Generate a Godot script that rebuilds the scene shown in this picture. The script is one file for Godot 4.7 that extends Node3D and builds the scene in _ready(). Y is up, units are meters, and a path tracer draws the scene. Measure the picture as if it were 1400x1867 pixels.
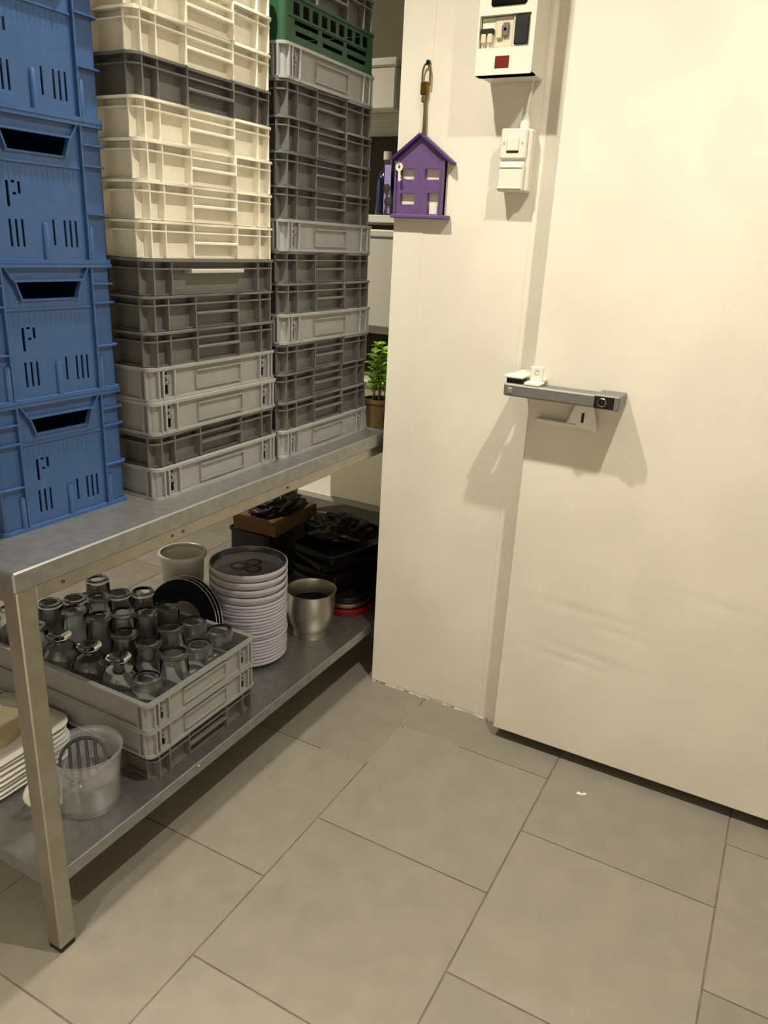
extends Node3D

var rng := RandomNumberGenerator.new()
var taken := {}
var M := {}

# ---------------------------------------------------------------- helpers
func numbered(called: String) -> String:
	if not taken.has(called):
		taken[called] = 0
		return called
	taken[called] += 1
	return "%s_%03d" % [called, taken[called]]

func thing(called: String, label: String, category: String, at := Vector3.ZERO, turn := 0.0, group := "") -> Node3D:
	var o := Node3D.new()
	o.name = numbered(called)
	add_child(o)
	o.position = at
	o.rotation.y = turn
	tag(o, label, category, group)
	return o

func tag(o: Node, label: String, category: String, group := "") -> void:
	o.set_meta("label", label)
	o.set_meta("category", category)
	if group != "":
		o.set_meta("group", group)

func struct(called: String) -> Node3D:
	var o := Node3D.new()
	o.name = called
	add_child(o)
	o.set_meta("kind", "structure")
	return o

func mb() -> SurfaceTool:
	var st := SurfaceTool.new()
	st.begin(Mesh.PRIMITIVE_TRIANGLES)
	st.set_smooth_group(-1)
	return st

func mesh_of(st: SurfaceTool) -> ArrayMesh:
	st.index()
	st.generate_normals()
	return st.commit()

func part(called: String, st, m: Material, parent: Node, label := "") -> MeshInstance3D:
	var o := MeshInstance3D.new()
	o.name = called
	if st is SurfaceTool:
		o.mesh = mesh_of(st)
	else:
		o.mesh = st
	o.material_override = m
	o.cast_shadow = GeometryInstance3D.SHADOW_CASTING_SETTING_ON
	parent.add_child(o, true)
	if label != "":
		o.set_meta("label", label)
	return o

func copy_of(o: Node3D, label: String, at: Vector3, turn := 0.0) -> Node3D:
	var c: Node3D = o.duplicate()
	c.name = numbered(String(o.get_meta("base_name")) if o.has_meta("base_name") else String(o.name))
	add_child(c)
	c.position = at
	c.rotation = Vector3(0, turn, 0)
	c.set_meta("label", label)
	return c

func q4(st: SurfaceTool, a: Vector3, b: Vector3, c: Vector3, d: Vector3) -> void:
	for v in [a, c, b, a, d, c]:
		st.add_vertex(v)

func box(st: SurfaceTool, lo: Vector3, hi: Vector3, t := Transform3D.IDENTITY) -> void:
	st.set_smooth_group(-1)
	var p := []
	for i in 8:
		p.append(t * Vector3(hi.x if i & 1 else lo.x, hi.y if i & 2 else lo.y, hi.z if i & 4 else lo.z))
	q4(st, p[4], p[5], p[7], p[6])
	q4(st, p[1], p[0], p[2], p[3])
	q4(st, p[5], p[1], p[3], p[7])
	q4(st, p[0], p[4], p[6], p[2])
	q4(st, p[6], p[7], p[3], p[2])
	q4(st, p[0], p[1], p[5], p[4])

# box with chamfered edges
func bbox(st: SurfaceTool, lo: Vector3, hi: Vector3, b := 0.003, t := Transform3D.IDENTITY) -> void:
	st.set_smooth_group(-1)
	var c := (lo + hi) * 0.5
	var h := (hi - lo) * 0.5
	var f := func(sx: int, sy: int, sz: int, ax: int) -> Vector3:
		var e := Vector3(h.x - (0.0 if ax == 0 else b), h.y - (0.0 if ax == 1 else b), h.z - (0.0 if ax == 2 else b))
		return t * (c + Vector3(sx * e.x, sy * e.y, sz * e.z))
	for s in [-1, 1]:
		face(st, [f.call(s, -1, -1, 0), f.call(s, 1, -1, 0), f.call(s, 1, 1, 0), f.call(s, -1, 1, 0)], t * c)
		face(st, [f.call(-1, s, -1, 1), f.call(1, s, -1, 1), f.call(1, s, 1, 1), f.call(-1, s, 1, 1)], t * c)
		face(st, [f.call(-1, -1, s, 2), f.call(1, -1, s, 2), f.call(1, 1, s, 2), f.call(-1, 1, s, 2)], t * c)
	for s in [-1, 1]:
		for u in [-1, 1]:
			face(st, [f.call(s, u, -1, 0), f.call(s, u, 1, 0), f.call(s, u, 1, 1), f.call(s, u, -1, 1)], t * c)
			face(st, [f.call(s, -1, u, 0), f.call(s, 1, u, 0), f.call(s, 1, u, 2), f.call(s, -1, u, 2)], t * c)
			face(st, [f.call(-1, s, u, 1), f.call(1, s, u, 1), f.call(1, s, u, 2), f.call(-1, s, u, 2)], t * c)
			for w in [-1, 1]:
				face(st, [f.call(s, u, w, 0), f.call(s, u, w, 1), f.call(s, u, w, 2)], t * c)

# a convex face, turned so that it looks away from the centre
func face(st: SurfaceTool, p: Array, centre: Vector3) -> void:
	var a: Vector3 = p[0]
	var b: Vector3 = p[1]
	var c: Vector3 = p[2]
	var n := (b - a).cross(c - a)
	var out := n.dot(a - centre) > 0
	for i in range(1, p.size() - 1):
		if out:
			st.add_vertex(p[0]); st.add_vertex(p[i + 1]); st.add_vertex(p[i])
		else:
			st.add_vertex(p[0]); st.add_vertex(p[i]); st.add_vertex(p[i + 1])

# profile of (radius, height) points turned round the y axis; outer side goes up
func lathe(st: SurfaceTool, prof: Array, n := 32, at := Vector3.ZERO, t := Transform3D.IDENTITY) -> void:
	var grp := 1
	for i in prof.size() - 1:
		var p0: Vector2 = prof[i]
		var p1: Vector2 = prof[i + 1]
		if i > 0:
			var pp: Vector2 = prof[i - 1]
			if absf((p0 - pp).angle_to(p1 - p0)) > 0.7:
				grp += 1
		st.set_smooth_group(grp)
		for k in n:
			var a := TAU * k / n
			var b := TAU * ((k + 1) % n) / n
			var A := t * (at + Vector3(p0.x * cos(b), p0.y, p0.x * sin(b)))
			var B := t * (at + Vector3(p0.x * cos(a), p0.y, p0.x * sin(a)))
			var C := t * (at + Vector3(p1.x * cos(a), p1.y, p1.x * sin(a)))
			var D := t * (at + Vector3(p1.x * cos(b), p1.y, p1.x * sin(b)))
			if p1.x > 1e-6:
				st.add_vertex(A); st.add_vertex(C); st.add_vertex(B)
			if p0.x > 1e-6:
				st.add_vertex(A); st.add_vertex(D); st.add_vertex(C)
			elif p1.x <= 1e-6:
				pass
			if p1.x <= 1e-6 and p0.x > 1e-6:
				pass
	st.set_smooth_group(-1)

func tube(st: SurfaceTool, pts: Array, r: float, n := 10) -> void:
	st.set_smooth_group(1)
	var rings := []
	var up := Vector3(0.13, 0.9, 0.31).normalized()
	for i in pts.size():
		var d: Vector3
		if i == 0:
			d = pts[1] - pts[0]
		elif i == pts.size() - 1:
			d = pts[i] - pts[i - 1]
		else:
			d = pts[i + 1] - pts[i - 1]
		d = d.normalized()
		var x := up.cross(d).normalized()
		var y := d.cross(x)
		var ring_pts := []
		for k in n:
			var a := TAU * k / n
			ring_pts.append(pts[i] + (x * cos(a) + y * sin(a)) * r)
		rings.append(ring_pts)
	for i in pts.size() - 1:
		for k in n:
			var k2 := (k + 1) % n
			q4(st, rings[i][k], rings[i][k2], rings[i + 1][k2], rings[i + 1][k])
	st.set_smooth_group(-1)
	for e in [0, pts.size() - 1]:
		var c: Vector3 = pts[e]
		var inner: Vector3 = pts[1] if e == 0 else pts[e - 1]
		for k in n:
			face(st, [c, rings[e][k], rings[e][(k + 1) % n]], inner)

# rounded rectangle outline in x, z
func outline(sx: float, sz: float, r: float, n := 5) -> PackedVector2Array:
	var o := PackedVector2Array()
	var cs := [Vector2(sx / 2 - r, sz / 2 - r), Vector2(-sx / 2 + r, sz / 2 - r), Vector2(-sx / 2 + r, -sz / 2 + r), Vector2(sx / 2 - r, -sz / 2 + r)]
	for k in 4:
		for i in n + 1:
			var a := PI / 2 * (k + float(i) / n)
			o.append(cs[k] + Vector2(cos(a), sin(a)) * r)
	return o

func v3(p: Vector2, y: float, c := Vector3.ZERO) -> Vector3:
	return Vector3(p.x, y, p.y) + c

# ring between two outlines; the last edge (front, +x side) can be left open
func ring(st: SurfaceTool, a: PackedVector2Array, b: PackedVector2Array, y0: float, y1: float, skip_front := false, c := Vector3.ZERO) -> void:
	var n := a.size()
	for i in n:
		if skip_front and i == n - 1:
			continue
		var j := (i + 1) % n
		st.set_smooth_group(1)
		q4(st, v3(a[j], y0, c), v3(a[i], y0, c), v3(a[i], y1, c), v3(a[j], y1, c))
		st.set_smooth_group(2)
		q4(st, v3(b[i], y0, c), v3(b[j], y0, c), v3(b[j], y1, c), v3(b[i], y1, c))
		st.set_smooth_group(-1)
		q4(st, v3(a[i], y1, c), v3(b[i], y1, c), v3(b[j], y1, c), v3(a[j], y1, c))
		q4(st, v3(a[j], y0, c), v3(b[j], y0, c), v3(b[i], y0, c), v3(a[i], y0, c))
	st.set_smooth_group(-1)

func slab(st: SurfaceTool, a: PackedVector2Array, y0: float, y1: float, c := Vector3.ZERO) -> void:
	var n := a.size()
	for i in n:
		var j := (i + 1) % n
		st.set_smooth_group(1)
		q4(st, v3(a[j], y0, c), v3(a[i], y0, c), v3(a[i], y1, c), v3(a[j], y1, c))
		st.set_smooth_group(-1)
		for v in [v3(a[i], y1, c), v3(a[j], y1, c), Vector3(0, y1, 0) + c]:
			st.add_vertex(v)
		for v in [v3(a[j], y0, c), v3(a[i], y0, c), Vector3(0, y0, 0) + c]:
			st.add_vertex(v)
	st.set_smooth_group(-1)

# wall in the y/z plane from x0 to x1 with rectangular openings (z0, z1, y0, y1)
func pierced(st: SurfaceTool, x0: float, x1: float, z0: float, z1: float, y0: float, y1: float, holes: Array) -> void:
	var zs := [z0, z1]
	var ys := [y0, y1]
	for h in holes:
		for v in [h[0], h[1]]:
			if v > z0 and v < z1 and not zs.has(v): zs.append(v)
		for v in [h[2], h[3]]:
			if v > y0 and v < y1 and not ys.has(v): ys.append(v)
	zs.sort()
	ys.sort()
	for j in ys.size() - 1:
		var start := -1
		for i in zs.size():
			var solid := false
			if i < zs.size() - 1:
				solid = true
				var cz: float = (zs[i] + zs[i + 1]) / 2
				var cy: float = (ys[j] + ys[j + 1]) / 2
				for h in holes:
					if cz > h[0] and cz < h[1] and cy > h[2] and cy < h[3]:
						solid = false
			if solid and start < 0:
				start = i
			elif not solid and start >= 0:
				box(st, Vector3(x0, ys[j], zs[start]), Vector3(x1, ys[j + 1], zs[i]))
				start = -1

func noise_tex(freq: float, lo: Color, hi: Color, sd := 1, octaves := 4, size := 512, kind := FastNoiseLite.TYPE_SIMPLEX_SMOOTH) -> NoiseTexture2D:
	var nz := FastNoiseLite.new()
	nz.seed = sd
	nz.noise_type = kind
	nz.frequency = freq
	nz.fractal_octaves = octaves
	var t := NoiseTexture2D.new()
	t.width = size
	t.height = size
	t.seamless = true
	t.noise = nz
	var g := Gradient.new()
	g.set_color(0, lo)
	g.set_color(1, hi)
	g.set_offset(0, 0.2)
	g.set_offset(1, 0.8)
	t.color_ramp = g
	return t

func bump_tex(freq: float, sd := 3, octaves := 4, size := 512) -> NoiseTexture2D:
	return noise_tex(freq, Color.BLACK, Color.WHITE, sd, octaves, size)

func mat(c: Color, rough := 0.5, metal := 0.0) -> StandardMaterial3D:
	var m := StandardMaterial3D.new()
	m.albedo_color = c
	m.roughness = rough
	m.metallic = metal
	m.cull_mode = BaseMaterial3D.CULL_DISABLED
	return m

func textured(m: StandardMaterial3D, tex: Texture2D, scale: float) -> StandardMaterial3D:
	m.albedo_texture = tex
	m.uv1_triplanar = true
	m.uv1_world_triplanar = true
	m.uv1_scale = Vector3.ONE * scale
	return m

func relief(m: StandardMaterial3D, tex: Texture2D, depth_cm: float) -> StandardMaterial3D:
	m.heightmap_enabled = true
	m.heightmap_texture = tex
	m.heightmap_scale = depth_cm
	return m

# ---------------------------------------------------------------- scene
const HT := 0.8805   # table top
const HS := 0.1984   # lower shelf
const TX := -0.2258  # table front edge
const DZ := 0.0815   # front of the sliding door

func _ready() -> void:
	rng.seed = 20
	view()
	materials()
	room()
	door()
	table()
	blue_stack()
	middle_stack()
	far_stack()
	shelf_things()
	wall_things()
	kitchen_beyond()

func view() -> void:
	var cam := Camera3D.new()
	cam.name = "camera"
	cam.fov = 67.89
	cam.position = Vector3(0.8775, 1.4443, 2.0483)
	cam.basis = Basis.from_euler(Vector3(-0.3398, 0.4828, 0.0505))
	cam.near = 0.02
	add_child(cam)
	cam.current = true
	var we := WorldEnvironment.new()
	we.name = "world_environment"
	var e := Environment.new()
	e.background_mode = Environment.BG_COLOR
	e.background_color = Color(0, 0, 0)
	e.tonemap_mode = Environment.TONE_MAPPER_LINEAR
	e.tonemap_exposure = 0.90
	e.sdfgi_enabled = true
	e.ssao_enabled = true
	e.ssil_enabled = true
	we.environment = e
	add_child(we)
	downlight(Vector3(0.90, 2.8, 0.89), 4.3, "round recessed ceiling downlight above the grey tiled floor")
	downlight(Vector3(-0.20, 2.8, 0.88), 4.3, "round recessed ceiling downlight above the steel table edge")
	downlight(Vector3(-2.10, 2.8, -0.06), 4.5, "round recessed ceiling downlight in the kitchen behind the crates")
	downlight(Vector3(-1.25, 2.8, -0.06), 2.4, "round recessed ceiling downlight above the rack behind the wall end")
	downlight(Vector3(0.35, 2.8, 3.0), 13.0, "round recessed ceiling downlight near the middle of the rear wall", 44.0)
	downlight(Vector3(1.65, 2.8, 3.0), 13.0, "round recessed ceiling downlight near the rear right corner", 44.0)

func downlight(at: Vector3, energy: float, label: String, cone := 67.0) -> void:
	var warm := Color(1.0, 0.968, 0.895)
	var t := thing("ceiling_downlight", label, "ceiling light", at)
	var st := mb()
	lathe(st, [Vector2(0.028, -0.002), Vector2(0.042, -0.006), Vector2(0.046, -0.001), Vector2(0.028, -0.0005), Vector2(0.028, -0.002)], 32)
	part("trim_ring", st, mat(Color(0.9, 0.9, 0.88), 0.4), t)
	st = mb()
	lathe(st, [Vector2(0.0, -0.0025), Vector2(0.028, -0.0025), Vector2(0.028, -0.0008), Vector2(0.0, -0.0008)], 32)
	var em := mat(Color(1, 0.95, 0.85), 0.5)
	em.emission_enabled = true
	em.emission = warm
	em.emission_energy_multiplier = 3.0
	part("lens", st, em, t)
	var l := SpotLight3D.new()
	l.name = "lamp"
	l.light_color = warm
	l.light_energy = energy
	l.light_size = 0.026
	l.spot_angle = cone
	l.spot_angle_attenuation = 1.0
	l.spot_range = 9.0
	l.spot_attenuation = 2.0
	l.shadow_enabled = true
	l.rotation.x = -PI / 2
	l.position = Vector3(0, -0.012, 0)
	t.add_child(l)

func materials() -> void:
	M.grout = textured(mat(Color(1, 1, 1), 0.9), noise_tex(0.02, Color(0.40, 0.36, 0.30), Color(0.50, 0.46, 0.39), 5), 1.5)
	for k in 4:
		var c := Color(0.520, 0.496, 0.455).lightened([0.0, 0.015, 0.0, 0.03][k]).darkened([0.0, 0.0, 0.03, 0.0][k])
		var m := textured(mat(Color(1, 1, 1), 0.5), noise_tex(0.012, c.darkened(0.025), c.lightened(0.02), 11 + k, 5, 512), 1.3)
		m.roughness_texture = noise_tex(0.02, Color(0.42, 0.42, 0.42), Color(0.62, 0.62, 0.62), 30)
		m.roughness = 1.0
		M["tile%d" % k] = m
	M.paint = textured(mat(Color(1, 1, 1), 0.55), noise_tex(0.006, Color(0.855, 0.835, 0.785), Color(0.885, 0.865, 0.815), 41, 4), 0.9)
	M.door_paint = textured(mat(Color(1, 1, 1), 0.5), noise_tex(0.007, Color(0.86, 0.84, 0.79), Color(0.885, 0.865, 0.815), 44, 4), 0.9)
	M.room_wall = textured(mat(Color(1, 1, 1), 0.6), noise_tex(0.006, Color(0.84, 0.82, 0.77), Color(0.88, 0.86, 0.81), 46), 0.7)
	M.ceiling = textured(mat(Color(1, 1, 1), 0.8), noise_tex(0.01, Color(0.87, 0.86, 0.83), Color(0.9, 0.89, 0.86), 47), 0.7)
	M.lime = textured(mat(Color(1, 1, 1), 0.9), noise_tex(0.08, Color(0.45, 0.42, 0.36), Color(0.72, 0.69, 0.60), 49, 3), 8.0)
	M.rubber = mat(Color(0.05, 0.05, 0.05), 0.7)
	M.caulk = textured(mat(Color(1, 1, 1), 0.7), noise_tex(0.05, Color(0.62, 0.58, 0.48), Color(0.82, 0.79, 0.70), 48), 4.0)
	var steel := textured(mat(Color(1, 1, 1), 0.34, 1.0), noise_tex(0.02, Color(0.68, 0.66, 0.62), Color(0.72, 0.70, 0.66), 51), 1.5)
	steel.roughness_texture = noise_tex(0.03, Color(0.30, 0.30, 0.30), Color(0.38, 0.38, 0.38), 52)
	steel.roughness = 1.0
	M.steel = steel
	M.steel_top = textured(mat(Color(1, 1, 1), 0.42, 0.9), noise_tex(0.025, Color(0.60, 0.60, 0.60), Color(0.65, 0.65, 0.65), 53), 2.0)
	M.dark_steel = mat(Color(0.16, 0.155, 0.15), 0.4, 0.8)
	M.blue = textured(mat(Color(1, 1, 1), 0.36), noise_tex(0.02, Color(0.197, 0.322, 0.512), Color(0.209, 0.338, 0.532), 61), 2.0)
	M.white_crate = textured(mat(Color(1, 1, 1), 0.45), noise_tex(0.02, Color(0.90, 0.88, 0.82), Color(0.93, 0.91, 0.85), 62), 2.0)
	M.dark_crate = textured(mat(Color(1, 1, 1), 0.45), noise_tex(0.02, Color(0.385, 0.385, 0.375), Color(0.41, 0.41, 0.40), 63), 2.0)
	M.light_crate = textured(mat(Color(1, 1, 1), 0.45), noise_tex(0.02, Color(0.575, 0.575, 0.575), Color(0.595, 0.595, 0.59), 64), 2.0)
	M.green = mat(Color(0.09, 0.26, 0.16), 0.5)
	M.label_strip = mat(Color(0.72, 0.71, 0.68), 0.5)
	M.white_plastic = mat(Color(0.865, 0.85, 0.80), 0.38)
	M.cream_plastic = mat(Color(0.80, 0.77, 0.68), 0.4)
	M.black_plastic = mat(Color(0.07, 0.07, 0.07), 0.4)
	M.red_plastic = mat(Color(0.42, 0.09, 0.06), 0.35)
	M.red = mat(Color(0.50, 0.04, 0.05), 0.3)
	M.china = mat(Color(0.73, 0.71, 0.75), 0.2)
	M.china_white = mat(Color(0.90, 0.89, 0.86), 0.2)
	M.navy = mat(Color(0.07, 0.08, 0.15), 0.2)
	M.purple = textured(mat(Color(1, 1, 1), 0.5), noise_tex(0.03, Color(0.37, 0.275, 0.46), Color(0.40, 0.30, 0.49), 71), 3.0)
	M.dark_purple = mat(Color(0.24, 0.14, 0.36), 0.5)
	M.lilac = mat(Color(0.55, 0.48, 0.68), 0.5)
	M.brass = mat(Color(0.60, 0.47, 0.20), 0.3, 1.0)
	M.chrome = mat(Color(0.75, 0.75, 0.75), 0.2, 1.0)
	M.grey_metal = textured(mat(Color(1, 1, 1), 0.42, 0.35), noise_tex(0.03, Color(0.44, 0.435, 0.425), Color(0.47, 0.465, 0.455), 72), 3.0)
	M.rim_blue = mat(Color(0.60, 0.59, 0.70), 0.25)
	M.cord = mat(Color(0.36, 0.29, 0.18), 0.8)
	M.cardboard = textured(mat(Color(1, 1, 1), 0.8), noise_tex(0.03, Color(0.42, 0.31, 0.18), Color(0.48, 0.36, 0.22), 73), 3.0)
	M.black_bag = mat(Color(0.05, 0.035, 0.03), 0.45)
	M.leaf = textured(mat(Color(1, 1, 1), 0.5), noise_tex(0.05, Color(0.44, 0.60, 0.14), Color(0.62, 0.76, 0.26), 74), 6.0)
	M.leaf.backlight_enabled = true
	M.leaf.backlight = Color(0.3, 0.4, 0.1)
	M.stem = mat(Color(0.35, 0.45, 0.15), 0.6)
	M.terracotta = mat(Color(0.36, 0.27, 0.13), 0.8)
	M.soil = mat(Color(0.12, 0.08, 0.05), 0.95)
	M.bread = mat(Color(0.72, 0.67, 0.54), 0.7)
	var g := mat(Color(0.98, 0.99, 0.985, 0.0), 0.03)
	g.refraction_enabled = true
	g.refraction_scale = 0.05
	M.glass = g
	var pc := mat(Color(0.90, 0.90, 0.94), 0.05)
	pc.transparency = BaseMaterial3D.TRANSPARENCY_ALPHA
	pc.albedo_color.a = 0.09
	M.clear_plastic = pc
	var dk := mat(Color(0.03, 0.035, 0.04), 0.06)
	M.display = dk

# ---------------------------------------------------------------- room
func room() -> void:
	var x0 := -2.6
	var x1 := 2.6
	var z0 := -2.4
	var z1 := 3.6
	var f := struct("floor")
	var st := mb()
	box(st, Vector3(x0 - 0.1, -0.12, z0 - 0.1), Vector3(x1 + 0.1, -0.003, z1 + 0.1))
	part("grout_bed", st, M.grout, f)
	# tiles in running bond: columns along z, joints measured from the photograph
	var W := 0.4817
	var g := 0.003
	var offs := {-1: 0.4174, 0: 0.6661, 1: 0.4241}
	st = mb()
	bbox(st, Vector3(-W / 2 + g / 2, -0.01, -W / 2 + g / 2), Vector3(W / 2 - g / 2, 0, W / 2 - g / 2), 0.0012)
	var full := mesh_of(st)
	for i in range(-6, 6):
		var o: float = offs[i] if offs.has(i) else (0.6661 if i % 2 == 0 else 0.4207)
		for j in range(-8, 8):
			var cz := o + (j + 0.5) * W
			var cx := (i + 0.5) * W
			var lx := maxf(cx - W / 2, x0)
			var hx := minf(cx + W / 2, x1)
			var lz := maxf(cz - W / 2, z0)
			var hz := minf(cz + W / 2, z1)
			if hx - lx < 0.02 or hz - lz < 0.02:
				continue
			var m: Material = M["tile%d" % ((i * 7 + j * 3 + 100) % 4)]
			if hx - lx > W - 0.001 and hz - lz > W - 0.001:
				var p := part("tile", full, m, f)
				p.position = Vector3(cx, rng.randf_range(-0.0004, 0.0), cz)
			else:
				st = mb()
				bbox(st, Vector3(lx + g / 2, -0.01, lz + g / 2), Vector3(hx - g / 2, 0, hz - g / 2), 0.0012)
				part("tile", st, m, f)
	for r in [[-0.0014, 0.06, 0.0014, 0.40], [-0.150, 0.4160, -0.004, 0.4188], [0.010, 0.1829, 0.200, 0.1859]]:
		st = mb()
		box(st, Vector3(r[0], -0.0035, r[1]), Vector3(r[2], -0.0006, r[3]))
		part("lime_deposit", st, M.lime, f)
	var c := struct("ceiling")
	st = mb()
	box(st, Vector3(x0 - 0.1, 2.8, z0 - 0.1), Vector3(x1 + 0.1, 2.9, z1 + 0.1))
	part("ceiling_slab", st, M.ceiling, c)
	for w in [["wall_left", Vector3(x0 - 0.1, 0, z0 - 0.1), Vector3(x0, 2.8, z1 + 0.1)], ["wall_right", Vector3(x1, 0, z0 - 0.1), Vector3(x1 + 0.1, 2.8, z1 + 0.1)],
			["wall_far", Vector3(x0, 0, z0 - 0.1), Vector3(x1, 2.8, z0)], ["wall_front", Vector3(x0, 0, z1), Vector3(x1, 2.8, z1 + 0.1)]]:
		var o := struct(w[0])
		st = mb()
		box(st, w[1], w[2])
		part("wall_slab", st, M.room_wall, o)
	# the white cold-room wall with its end edge beside the table
	var b := struct("wall_back")
	st = mb()
	bbox(st, Vector3(-0.2103, 0.0, -0.12), Vector3(x1, 2.8, 0.0), 0.002)
	part("wall_panel", st, M.paint, b)
	var t1 := struct("trim_1")
	st = mb()
	bbox(st, Vector3(-0.2110, 0.004, 0.0), Vector3(-0.1175, 2.8, 0.0014), 0.0006)
	part("corner_strip", st, M.paint, t1)
	var t2 := struct("trim_2")
	st = mb()
	bbox(st, Vector3(0.193, 0.003, 0.0), Vector3(0.30, 2.8, 0.0012), 0.0005)
	part("jamb_strip", st, M.paint, t2)
	# ragged line of old sealant where the wall meets the floor
	var t3 := struct("trim_3")
	st = mb()
	var x := -0.208
	while x < 0.26:
		var dx := rng.randf_range(0.008, 0.022)
		if rng.randf() < 0.86:
			var y := rng.randf_range(0.003, 0.008)
			var d := rng.randf_range(0.003, 0.009)
			face(st, [Vector3(x, 0, 0.0026), Vector3(x + dx, 0, 0.0026), Vector3(x + dx, 0, d), Vector3(x, 0, d)], Vector3(x, 0.1, 0))
			face(st, [Vector3(x, 0, d), Vector3(x + dx, 0, d), Vector3(x + dx, y, 0.0026), Vector3(x, y, 0.0026)], Vector3(x, -0.01, -0.01))
			face(st, [Vector3(x, 0, d), Vector3(x, y, 0.0026), Vector3(x, 0, 0.0026)], Vector3(x + dx / 2, 0.001, 0.0027))
			face(st, [Vector3(x + dx, 0, d), Vector3(x + dx, y, 0.0026), Vector3(x + dx, 0, 0.0026)], Vector3(x + dx / 2, 0.001, 0.0027))
		x += dx
	part("sealant_bead", st, M.caulk, t3)
	var cr := thing("paint_chip", "small white paint chip lying on the floor tile near the door", "debris", Vector3(0.583, 0, 0.196), 0.4)
	st = mb()
	lathe(st, [Vector2(0, 0), Vector2(0.011, 0.0), Vector2(0.009, 0.003), Vector2(0.004, 0.0045), Vector2(0, 0.005)], 7, Vector3.ZERO, Transform3D(Basis.from_scale(Vector3(1.4, 1, 0.6)), Vector3.ZERO))
	part("chip", st, M.white_plastic, cr)

func gauss(x: float) -> float:
	return exp(-x * x)

func door() -> void:
	var d := struct("door_1")
	var X0 := 0.2674
	var X1 := 1.55
	var Y0 := 0.035
	var Y1 := 2.35
	var st := mb()
	# front sheet with the dents that the photograph shows
	st.set_smooth_group(1)
	var nx := 100
	var ny := 230
	var nz := FastNoiseLite.new()
	nz.seed = 8
	nz.frequency = 2.2
	var e := 0.004
	var P := func(i: int, j: int) -> Vector3:
		var u := lerpf(X0 + e, X1 - e, float(i) / nx)
		var v := lerpf(Y0 + e, Y1 - e, float(j) / ny)
		var z := 0.0005 * nz.get_noise_2d(u, v)
		for k in [[0.36, 0.345, 0.60, 0.330, 0.0016, 0.008], [0.42, 0.372, 0.70, 0.35, 0.0010, 0.014], [0.33, 0.505, 0.62, 0.492, 0.0010, 0.012], [0.50, 0.47, 0.66, 0.455, 0.0010, 0.008], [0.74, 0.62, 0.92, 0.60, 0.0007, 0.012]]:
			var s := clampf((u - k[0]) / (k[2] - k[0]), 0, 1)
			var line := lerpf(k[1], k[3], s)
			var fade := gauss((u - clampf(u, k[0], k[2])) / 0.05) * sin(PI * clampf(s, 0.12, 0.88))
			z += -k[4] * gauss((v - line) / k[5]) * fade + 0.5 * k[4] * gauss((v - line - k[5] * 1.8) / k[5]) * fade
		return Vector3(u, v, DZ + z)
	for j in ny:
		for i in nx:
			q4(st, P.call(i, j), P.call(i + 1, j), P.call(i + 1, j + 1), P.call(i, j + 1))
	st.set_smooth_group(-1)
	var zf := DZ - e
	for s in 4:
		var a := [[X0, Y0, X1, Y0], [X1, Y0, X1, Y1], [X1, Y1, X0, Y1], [X0, Y1, X0, Y0]]
		var b := [[X0 + e, Y0 + e, X1 - e, Y0 + e], [X1 - e, Y0 + e, X1 - e, Y1 - e], [X1 - e, Y1 - e, X0 + e, Y1 - e], [X0 + e, Y1 - e, X0 + e, Y0 + e]]
		var A = a[s]
		var B = b[s]
		q4(st, Vector3(A[0], A[1], zf), Vector3(A[2], A[3], zf), Vector3(B[2], B[3], DZ), Vector3(B[0], B[1], DZ))
		q4(st, Vector3(A[0], A[1], 0.004), Vector3(A[2], A[3], 0.004), Vector3(A[2], A[3], zf), Vector3(A[0], A[1], zf))
	q4(st, Vector3(X1, Y0, 0.004), Vector3(X0, Y0, 0.004), Vector3(X0, Y1, 0.004), Vector3(X1, Y1, 0.004))
	part("door_leaf", st, M.door_paint, d)
	st = mb()
	box(st, Vector3(X0 + 0.006, 0.006, 0.006), Vector3(X1, 0.034, 0.03))
	part("sweep_seal", st, M.rubber, d)
	latch()

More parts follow.
